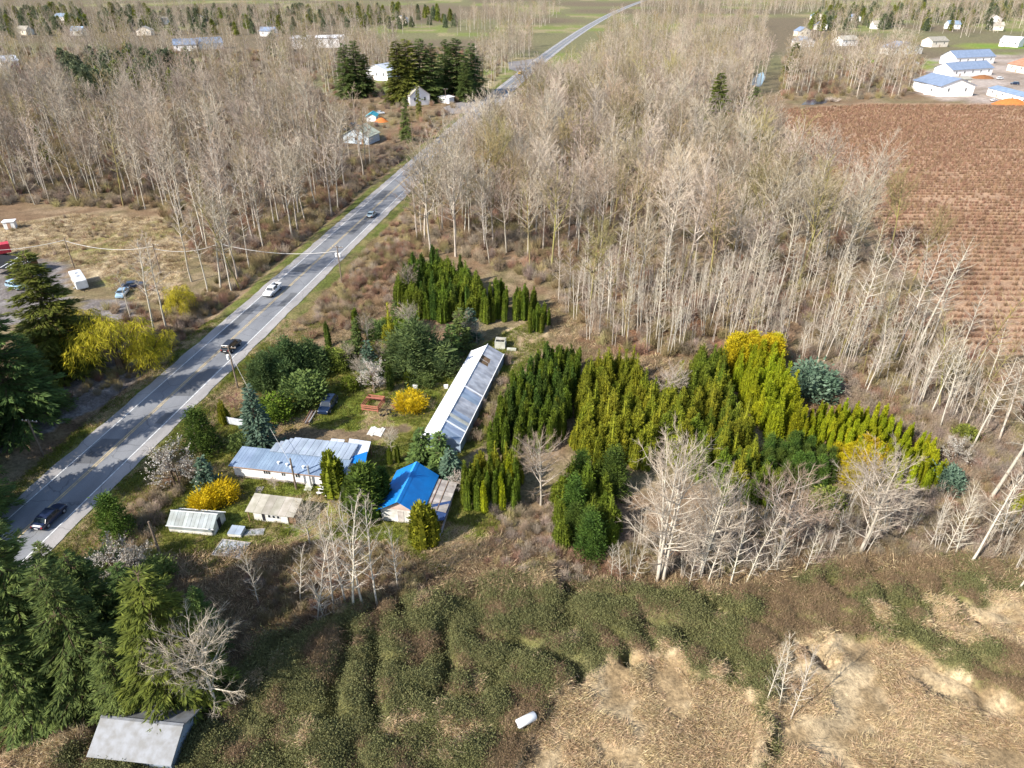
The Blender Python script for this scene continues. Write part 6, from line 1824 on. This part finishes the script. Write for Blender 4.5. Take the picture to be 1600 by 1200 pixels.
def heap(name, px, py, r, h, mat, label, cat, seed):
    x, y = G(px, py); g = np.random.default_rng(seed)
    m = MB(); k = 18
    V = [(0, 0, h)]; F = []
    for ring, (rr, zz_) in enumerate(((0.35, 0.85), (0.7, 0.45), (1.0, -0.05))):
        for q in range(k):
            a = q * 2 * math.pi / k; j = 1 + g.normal(0, 0.08)
            V.append((math.cos(a) * r * rr * j, math.sin(a) * r * 0.7 * rr * j, h * zz_ + g.normal(0, 0.05 * h)))
    F3 = [[0, 1 + q, 1 + (q + 1) % k] for q in range(k)]
    F4 = [[1 + rg_ * k + q, 1 + (rg_ + 1) * k + q, 1 + (rg_ + 1) * k + (q + 1) % k, 1 + rg_ * k + (q + 1) % k] for rg_ in range(2) for q in range(k)]
    m.add(V, F3); m.f.append((np.array(F4), 0))
    o = m.build(name, mat, None, True); o.location = (x, y, -0.05)
    return tag(o, label, cat)


heap('dirt_heap', 1578, 163, 9, 3.0, M_orange, 'orange dirt heap at the edge of the berry field', 'dirt heap', 1)
heap('dirt_heap', 1535, 122, 7, 2.0, nmat('brown_dirt', (0.28, 0.13, 0.06), 0.95, 0.05), 'brown dirt heap beside the farmhouse', 'dirt heap', 2)
heap('tarp_heap', 596, 190, 3.4, 1.8, M_orange, 'orange tarp heap beside the teal shed', 'tarp heap', 3)
x, y = G(1300, 158)
bp_ = obj('brush_pile', twig_bush(990, r=6.5, h=2.6, n=260, tr=0.07).mesh('brush_pile', M_twig_pale)); bp_.location = (x, y, -0.05)
tag(bp_, 'pale brush pile on the far edge of the brown field', 'brush pile')
pw = sheet('pond', [G(*p) for p in ((1252, 164), (1262, 156), (1285, 153), (1298, 156), (1285, 163))], plain('pond_water', (0.03, 0.04, 0.07), 0.08, 0.6), 0.03, 1.2, 7); tag(pw, kind='structure')
pw = sheet('pond', [G(*p) for p in ((1172, 132), (1180, 118), (1192, 112), (1196, 122), (1188, 136))], plain('pond_water_far', (0.04, 0.07, 0.12), 0.08, 0.6), 0.03, 1.5, 8); tag(pw, kind='structure')

# dark open shed and red trailer at the left edge
A, rz, L = front_frame(G(-25, 432), G(33, 436))
dk = empty('open_shed', (A[0], A[1], -0.06), rz, 'open shed with a black roof crossed by white battens', 'shed')
for x in (0.1, L - 0.1):
    for y in (0.1, 5.9): box_part('post', M_wood, dk, x - 0.08, y - 0.08, 0, x + 0.08, y + 0.08, 2.3)
m = MB(); m.slab((-0.3, -0.3, 2.4), (L + 0.3, -0.3, 2.4), (L + 0.3, 6.3, 2.9), (-0.3, 6.3, 2.9), 0.1); m.build('roof', M_black, dk)
for k in range(4):
    x = L - 0.6 - k * 1.3
    m = MB(); m.slab((x, 0.2, 2.49), (x + 0.22, 0.2, 2.49), (x + 0.22, 5.4, 2.9), (x, 5.4, 2.9), 0.04); m.build('batten', M_frame, dk)
box_part('back_wall', M_wood, dk, 0.2, 5.98, 0, L - 0.2, 6.05, 2.4)
A, rz, L = front_frame(G(-14, 404), G(8, 400))
rt = empty('red_trailer', (A[0], A[1], -0.06), rz, 'red box trailer behind the open black-roofed shed', 'trailer')
box_part('box', M_red, rt, 0, 0, 0.7, 4.5, 2.2, 2.9)
box_part('axle', M_black, rt, 1.0, 0.1, 0.3, 3.4, 2.1, 0.697)
for x in (1.4, 2.9):
    for y in (-0.02, 2.02):
        m = MB(); m.tube([(x, y, 0.4), (x, y + 0.2, 0.4)], 0.4, 12); m.build('wheel', M_black, rt)
x, y = G(18, 357)
wt = empty('white_tank', (x, y, -0.06), 0.3, 'small white cabin on the green edge of the dry meadow', 'cabin')
box_part('box', M_frame, wt, -1.3, -1.0, 0.15, 1.3, 1.0, 2.1); box_part('roof', M_poly, wt, -1.5, -1.2, 2.103, 1.5, 1.2, 2.25); box_part('door', M_trim, wt, -0.4, -1.04, 0.15, 0.4, -1.003, 1.9)
# ------------------------------------------------------------------ vehicles
M_tyre = plain('tyre_rubber', (0.02, 0.02, 0.022), 0.8, 0.2)
M_rim = plain('alloy_rim', (0.45, 0.46, 0.48), 0.35, 0.5, 0.5)
M_auto = plain('car_glass', (0.02, 0.03, 0.04), 0.06, 0.7)
M_lampw = plain('headlight_glass', (0.8, 0.82, 0.85), 0.15, 0.6)
M_lampr = plain('tail_light_red', (0.35, 0.02, 0.02), 0.25, 0.5)
M_plate = plain('pale_plate', (0.7, 0.7, 0.72))


def paint(name, c):
    m = plain(name, c, 0.3, 0.5)
    b = m.node_tree.nodes['Principled BSDF']
    b.inputs['Coat Weight'].default_value = 0.6; b.inputs['Coat Roughness'].default_value = 0.08
    return m


def loft(st, m):
    """car body from stations (x, half width, z bottom, z top)"""
    V = []; n = 10
    for x, w, zb, zt in st:
        V += [(x, -w * 0.9, zb), (x, -w, zb + 0.16), (x, -w, zt - 0.2), (x, -w * 0.95, zt - 0.06), (x, -w * 0.72, zt), (x, w * 0.72, zt), (x, w * 0.95, zt - 0.06), (x, w, zt - 0.2), (x, w, zb + 0.16), (x, w * 0.9, zb)]
    F = []
    for k in range(len(st) - 1):
        for q in range(n):
            q2 = (q + 1) % n
            F.append([k * n + q, (k + 1) * n + q, (k + 1) * n + q2, k * n + q2])
    m.add(V, F)
    m.add(V[:n], [list(range(n))]); m.add(V[-n:], [list(range(n))[::-1]])


def wheel(parent, x, y, r=0.34, w=0.22):
    m = MB(); s = 1 if y > 0 else -1
    m.tube([(x, y - s * w, r), (x, y - s * w * 0.2, r), (x, y, r)], [r, r, r * 0.93], 14)
    t = m.build('wheel', M_tyre, parent)
    m = MB(); m.tube([(x, y - s * 0.02, r), (x, y + s * 0.012, r)], [r * 0.62, r * 0.58], 10); m.build('rim', M_rim, t)


def glass(nm, parent, P):
    m = MB(); m.add(P, [list(range(len(P)))]); return m.build(nm, M_auto, parent)


def car(name, x, y, heading, label, mat, kind='suv', cat='car', group=None, z=0.026, tow=False):
    """heading: angle of travel; local x forward"""
    o = empty(name, (x, y, z), heading, label, cat, group)
    m = MB()
    if kind == 'pickup':
        loft([(-2.85, 0.88, 0.45, 1.0), (-2.7, 0.95, 0.38, 1.05), (-0.75, 0.97, 0.36, 1.05), (1.25, 0.97, 0.36, 1.1), (2.3, 0.95, 0.38, 1.08), (2.75, 0.9, 0.42, 0.98), (2.9, 0.8, 0.48, 0.85)], m)
        cab = (-0.75, 1.35, -0.6, 0.75, 1.72)
    elif kind == 'sedan':
        loft([(-2.3, 0.78, 0.42, 0.85), (-2.15, 0.86, 0.32, 0.98), (-1.2, 0.9, 0.25, 1.0), (0.9, 0.9, 0.25, 0.98), (1.9, 0.87, 0.28, 0.86), (2.25, 0.78, 0.35, 0.72)], m)
        cab = (-1.75, 1.15, -1.0, 0.35, 1.43)
    else:
        loft([(-2.35, 0.82, 0.45, 1.0), (-2.25, 0.9, 0.35, 1.08), (-1.0, 0.93, 0.3, 1.08), (1.0, 0.93, 0.3, 1.06), (2.0, 0.9, 0.33, 0.98), (2.35, 0.8, 0.42, 0.82)], m)
        cab = (-2.2, 1.2, -1.85, 0.4, 1.72)
    m.build('body', mat, o, False)
    xb0, xb1, xt0, xt1, zt = cab
    zb = 1.0 if kind != 'sedan' else 0.96
    wb, wt = 0.86, 0.68
    m = MB()
    V = []
    for (a, b, w, zz_) in ((xb0, xb1, wb, zb - 0.1), (xb0 * 0.4 + xt0 * 0.6, xb1 * 0.4 + xt1 * 0.6, wb * 0.4 + wt * 0.6, zb * 0.35 + zt * 0.65), (xt0, xt1, wt, zt - 0.05), (xt0 + 0.15, xt1 - 0.15, wt * 0.85, zt)):
        V += [(a, -w, zz_), (b, -w, zz_), (b, w, zz_), (a, w, zz_)]
    F = [[k * 4 + q, k * 4 + (q + 1) % 4, k * 4 + 4 + (q + 1) % 4, k * 4 + 4 + q] for k in range(3) for q in range(4)] + [[12, 13, 14, 15]]
    m.add(V, F); m.build('cabin', mat, o)
    e = 0.025

    def lerp(f): return (xb0 + (xt0 - xb0) * f, xb1 + (xt1 - xb1) * f, wb + (wt - wb) * f, zb + (zt - zb) * f)
    a0, b0, w0, z0 = lerp(0.12); a1, b1, w1, z1 = lerp(0.82)
    glass('windscreen', o, [(b0 + e, -w0 * 0.92, z0), (b0 + e, w0 * 0.92, z0), (b1 + e + 0.02, w1 * 0.92, z1), (b1 + e + 0.02, -w1 * 0.92, z1)])
    glass('rear_window', o, [(a0 - e, -w0 * 0.9, z0), (a1 - e - 0.02, -w1 * 0.9, z1), (a1 - e - 0.02, w1 * 0.9, z1), (a0 - e, w0 * 0.9, z0)])
    nwin = 2 if kind == 'pickup' else 3 if kind == 'suv' else 2
    for s in (-1, 1):
        for q in range(nwin):
            f0, f1 = (q + 0.08) / nwin, (q + 0.92) / nwin
            P = [(a0 + (b0 - a0) * f0, s * (w0 + e), z0), (a0 + (b0 - a0) * f1, s * (w0 + e), z0), (a1 + (b1 - a1) * f1, s * (w1 + e), z1), (a1 + (b1 - a1) * f0, s * (w1 + e), z1)]
            glass('side_window', o, P)
    xw = {'pickup': (-1.85, 1.8), 'sedan': (-1.4, 1.4), 'suv': (-1.4, 1.42)}[kind]
    hw = {'pickup': 0.98, 'sedan': 0.9, 'suv': 0.94}[kind]
    r = 0.39 if kind == 'pickup' else 0.33 if kind == 'sedan' else 0.37
    for xx in xw:
        for s in (-1, 1): wheel(o, xx, s * hw, r)
    xf = {'pickup': 2.78, 'sedan': 2.12, 'suv': 2.22}[kind]; xr = {'pickup': -2.84, 'sedan': -2.27, 'suv': -2.33}[kind]
    zf = {'pickup': 0.78, 'sedan': 0.62, 'suv': 0.78}[kind]
    for s in (-1, 1):
        box_part('headlight', M_lampw, o, xf - 0.1, s * 0.66 - 0.14, zf - 0.07, xf + 0.06, s * 0.66 + 0.14, zf + 0.07)
        box_part('tail_light', M_lampr, o, xr - 0.04, s * 0.7 - 0.1, zf - 0.02, xr + 0.1, s * 0.7 + 0.1, zf + 0.2)
        box_part('mirror', mat, o, xb1 - 0.45, s * 0.98 - 0.09, zb + 0.02, xb1 - 0.3, s * 0.98 + 0.09, zb + 0.16)
    box_part('front_bumper', M_tyre if kind == 'pickup' else mat, o, xf + 0.02, -0.8, 0.42, xf + 0.14, 0.8, 0.6)
    box_part('rear_bumper', M_tyre, o, xr - 0.1, -0.8, 0.42, xr + 0.02, 0.8, 0.6)
    if kind == 'pickup':
        m = MB()
        m.box(-2.72, -0.72, 1.052, -0.85, 0.72, 1.06); m.build('bed_floor', M_tyre, o)
        for s in (-1, 1): box_part('bed_rail', mat, o, -2.8, s * 0.87 - 0.08, 1.0, -0.76, s * 0.87 + 0.08, 1.38)
        box_part('tailgate', mat, o, -2.84, -0.79, 1.0, -2.76, 0.79, 1.36)
        box_part('toolbox', M_tyre, o, -1.25, -0.75, 1.063, -0.85, 0.75, 1.45)
    box_part('number_plate', M_plate, o, xr - 0.115, -0.25, zf - 0.1, xr - 0.102, 0.25, zf + 0.02)
    return o


C_white = paint('white_car_paint', (0.80, 0.80, 0.80)); C_black = paint('black_car_paint', (0.012, 0.012, 0.016)); C_navy = paint('navy_car_paint', (0.012, 0.02, 0.055))
C_teal = paint('silver_blue_car_paint', (0.36, 0.46, 0.50)); C_dkblue = paint('dark_blue_car_paint', (0.008, 0.018, 0.05)); C_ltblue = paint('light_blue_car_paint', (0.30, 0.45, 0.58)); C_yel = paint('yellow_truck_paint', (0.75, 0.42, 0.02)); C_sil = paint('silver_car_paint', (0.62, 0.64, 0.66))
RD = math.atan2(1, 0.151)


def on_road(px, py, lane):
    y = G(px, py)[1]
    return float(road_x(y)) + lane * 1.012, y


x, y = on_road(428, 458, -1.9); car('pickup_truck', x, y, RD + math.pi, 'white pickup truck driving in the lane beside the left wood', C_white, 'pickup', 'pickup')
x, y = on_road(590, 338, 1.9); car('car', x, y, RD, 'silver-blue car driving up the road between the two woods', C_teal, 'sedan')
x, y = on_road(371, 545, 1.9); car('car', x, y, RD, 'black car on the road beside the spreading pines', C_black, 'suv')
x, y = on_road(80, 812, 1.85); car('car', x, y, RD, 'navy car on the road under the overhanging fir', C_navy, 'sedan')
x, y = on_road(837, 101, 2.0); car('car', x, y, RD, 'dark car far up the road past the junction', C_black, 'suv')
x, y = on_road(818, 116, -2.2); car('pickup_truck', x, y, RD + math.pi, 'yellow work truck at the far road junction', C_yel, 'pickup', 'truck')
x, y = G(513, 637); car('car', x, y, math.radians(262), 'dark blue car parked on the green lawn', C_dkblue, 'suv', z=hz(x, y))
x, y = G(472, 701); car('car', x, y, math.radians(352), 'dark teal car parked behind the mobile home', paint('dark_teal_car_paint', (0.02, 0.07, 0.11)), 'sedan', z=hz(x, y))
x, y = G(107, 570); car('car', x, y, math.radians(183), 'silver-white car parked under the tall olive fir', C_sil, 'suv', z=hz(x, y))
x, y = G(112, 592); car('car', x, y, math.radians(188), 'dark car parked beside the silver-white one under the fir', C_black, 'sedan', z=hz(x, y))
x, y = G(26, 450); car('car', x, y, math.radians(335), 'light blue hatchback parked by the open black-roofed shed', C_ltblue, 'suv', z=hz(x, y))
x, y = G(192, 461); car('car', x, y, math.radians(280), 'pale blue car parked at the edge of the dry meadow', C_ltblue, 'sedan', z=hz(x, y))
x, y = G(209, 449); car('car', x, y, math.radians(20), 'blue car half hidden by the meadow trees', C_dkblue, 'sedan', z=hz(x, y))
for px, py, ang, cm, lab, kd in ((1562, 124, 20, C_white, 'white van parked by the terracotta barn', 'suv'), (1598, 162, 80, C_white, 'white truck beside the orange dirt heap', 'pickup'), (1552, 158, 35, C_white, 'white car at the field corner by the trailer home', 'sedan'),
                                 (1585, 132, 160, C_dkblue, 'blue car parked between the barn and the trailer home', 'suv'), (1432, 100, 90, C_sil, 'silver car on the far green lawn', 'sedan'), (1425, 94, 60, C_black, 'dark car by the slate-roofed grey house', 'suv'),
                                 (545, 205, 30, C_black, 'dark car in the scrapyard behind the gabled shed', 'sedan'), (553, 198, 340, C_dkblue, 'dark blue car in the scrapyard', 'suv'), (594, 178, 10, C_sil, 'silver car behind the orange tarp heap', 'sedan'), (408, 80, 40, C_yel, 'yellow truck on the far paved yard', 'pickup')):
    x, y = G(px, py); car('pickup_truck' if kd == 'pickup' else 'car', x, y, math.radians(ang), lab, cm, kd, z=hz(x, y))

# travel trailer on the meadow
x, y = G(126, 446)
rv = empty('travel_trailer', (x, y, hz(x, y)), math.atan2(148.0 - 138.9, -99.6 + 92.5) + math.pi, 'white travel trailer parked at the edge of the dry meadow', 'trailer')
m = MB(); loft([(-3.7, 1.05, 0.5, 2.35), (-3.5, 1.2, 0.45, 2.55), (3.3, 1.2, 0.45, 2.55), (3.6, 1.1, 0.55, 2.3)], m); m.build('body', C_white, rv)
for xx in (-1.5, 0.6): box_part('roof_vent', M_metal, rv, xx, -0.3, 2.553, xx + 0.6, 0.3, 2.68)
for s in (-1, 1):
    for xx in (-2.6, 1.4): 
        m = MB(); m.box(xx, s * 1.205 - 0.012, 1.35, xx + 1.1, s * 1.205 + 0.012, 2.0); m.build('side_window', M_auto, rv)
    for xx in (-0.5, 0.4): wheel(rv, xx, s * 1.15, 0.34)
    m = MB(); m.box(-3.4, s * 1.207 - 0.01, 0.85, 3.2, s * 1.207 + 0.01, 1.05); m.build('stripe', plain('brown_stripe', (0.35, 0.25, 0.15)), rv)
m = MB(); m.quad((3.47, -0.7, 1.5), (3.47, 0.7, 1.5), (3.40, 0.7, 2.1), (3.40, -0.7, 2.1)); g_ = m.build('front_window', M_auto, rv); g_.location = (0.07, 0, 0)
m = MB(); m.tube([(3.5, -0.7, 0.5), (4.7, 0, 0.5)], 0.06, 5); m.tube([(3.5, 0.7, 0.5), (4.7, 0, 0.5)], 0.06, 5); m.tube([(4.6, 0, 0), (4.6, 0, 0.6)], 0.05, 5); m.build('tow_bar', M_tyre, rv)
box_part('step', M_metal, rv, 0.9, -1.6, 0.25, 1.5, -1.22, 0.3)

# ------------------------------------------------------------------ utility poles and cables
M_pole = nmat('weathered_pole', (0.22, 0.17, 0.13), 0.9, 0.1, scale=2, col2=(0.14, 0.11, 0.085))
M_wire = plain('pale_cable', (0.55, 0.53, 0.50), 0.5, 0.3)
tops = {}


def pole(key, bx, by, h, label, arms=1, transformer=False, rz=None):
    x, y = G(bx, by)
    o = empty('utility_pole', (x, y, hz(x, y)), (RD - math.pi / 2) if rz is None else rz, label, 'utility pole')
    m = MB(); m.tube([(0, 0, -0.3), (0, 0, h)], [0.16, 0.11], 8); m.build('pole', M_pole, o)
    for k in range(arms):
        z = h - 0.4 - 0.8 * k
        a = box_part('crossarm', M_pole, o, -1.2, 0.12, z - 0.06, 1.2, 0.24, z + 0.06)
        for xx in (-1.1, -0.5, 0.5, 1.1):
            m = MB(); m.tube([(xx, 0.18, z + 0.06), (xx, 0.18, z + 0.22)], [0.05, 0.04], 6); m.build('insulator', M_frame, a)
    if transformer:
        for s in ((-1, 1) if transformer == 2 else (-1,)):
            m = MB(); m.tube([(s * 0.42, 0, h - 2.6), (s * 0.42, 0, h - 2.5), (s * 0.42, 0, h - 1.75), (s * 0.42, 0, h - 1.65)], [0.2, 0.27, 0.27, 0.15], 10); m.build('transformer', M_frame, o)
    tops[key] = (x, y, hz(x, y) + h)
    return o


pole('a', 534, 440, 8.6, 'utility pole with transformers beside the road at the russet scrub', 1, 2)
pole('b', 371, 603, 8.0, 'utility pole with a transformer beside the black car', 1, 1)
pole('c', 116, 418, 7.2, 'thin dark pole behind the white travel trailer', 0)
pole('d', 645, 224, 8.5, 'pale utility pole on the far side of the road by the firs', 0)
pole('e', 66, 708, 6.5, 'dark pole in the shaded ditch left of the road', 1)
pole('f', 463, 764, 5.2, 'grey pole standing against the front of the mobile home', 0)
pole('g', 252, 871, 5.6, 'thin pale leaning pole beside the white blossoming bush', 0)
pole('h', 697, 168, 9.0, 'utility pole at the far side road', 1)
pole('k', 252, 430, 7.5, 'utility pole among the bare trees between the meadow and the road', 1)
pole('l', 352, 425, 8.0, 'utility pole under the bare alders on the left verge', 1)
pole('m', -70, 440, 8.0, 'utility pole by the open black-roofed shed', 1)
pole('n', 748, 118, 9, 'far utility pole beside the road junction', 1)


def cable(a, b, sag, r, label, dz=0.0):
    A = np.array(tops[a]); B = np.array(tops[b])
    t = np.linspace(0, 1, 18)[:, None]
    P = A + (B - A) * t; P[:, 2] += dz - 4 * sag * (t * (1 - t))[:, 0]
    m = MB(); m.tube(P, r, 5); o = m.build('power_cable', M_wire)
    return tag(o, label, 'cable')


cable('a', 'l', 1.4, 0.055, 'thick pale cable crossing the road above the white pickup', -1.2)
cable('l', 'k', 1.2, 0.055, 'thick pale cable hanging through the left-verge alders', -1.2)
cable('k', 'c', 1.4, 0.055, 'pale cable sagging across the dry meadow', -0.6)
cable('c', 'm', 1.2, 0.055, 'pale cable running to the open black-roofed shed', -0.4)
cable('b', 'f', 0.8, 0.02, 'thin wire from the roadside pole to the mobile home', -1.0)
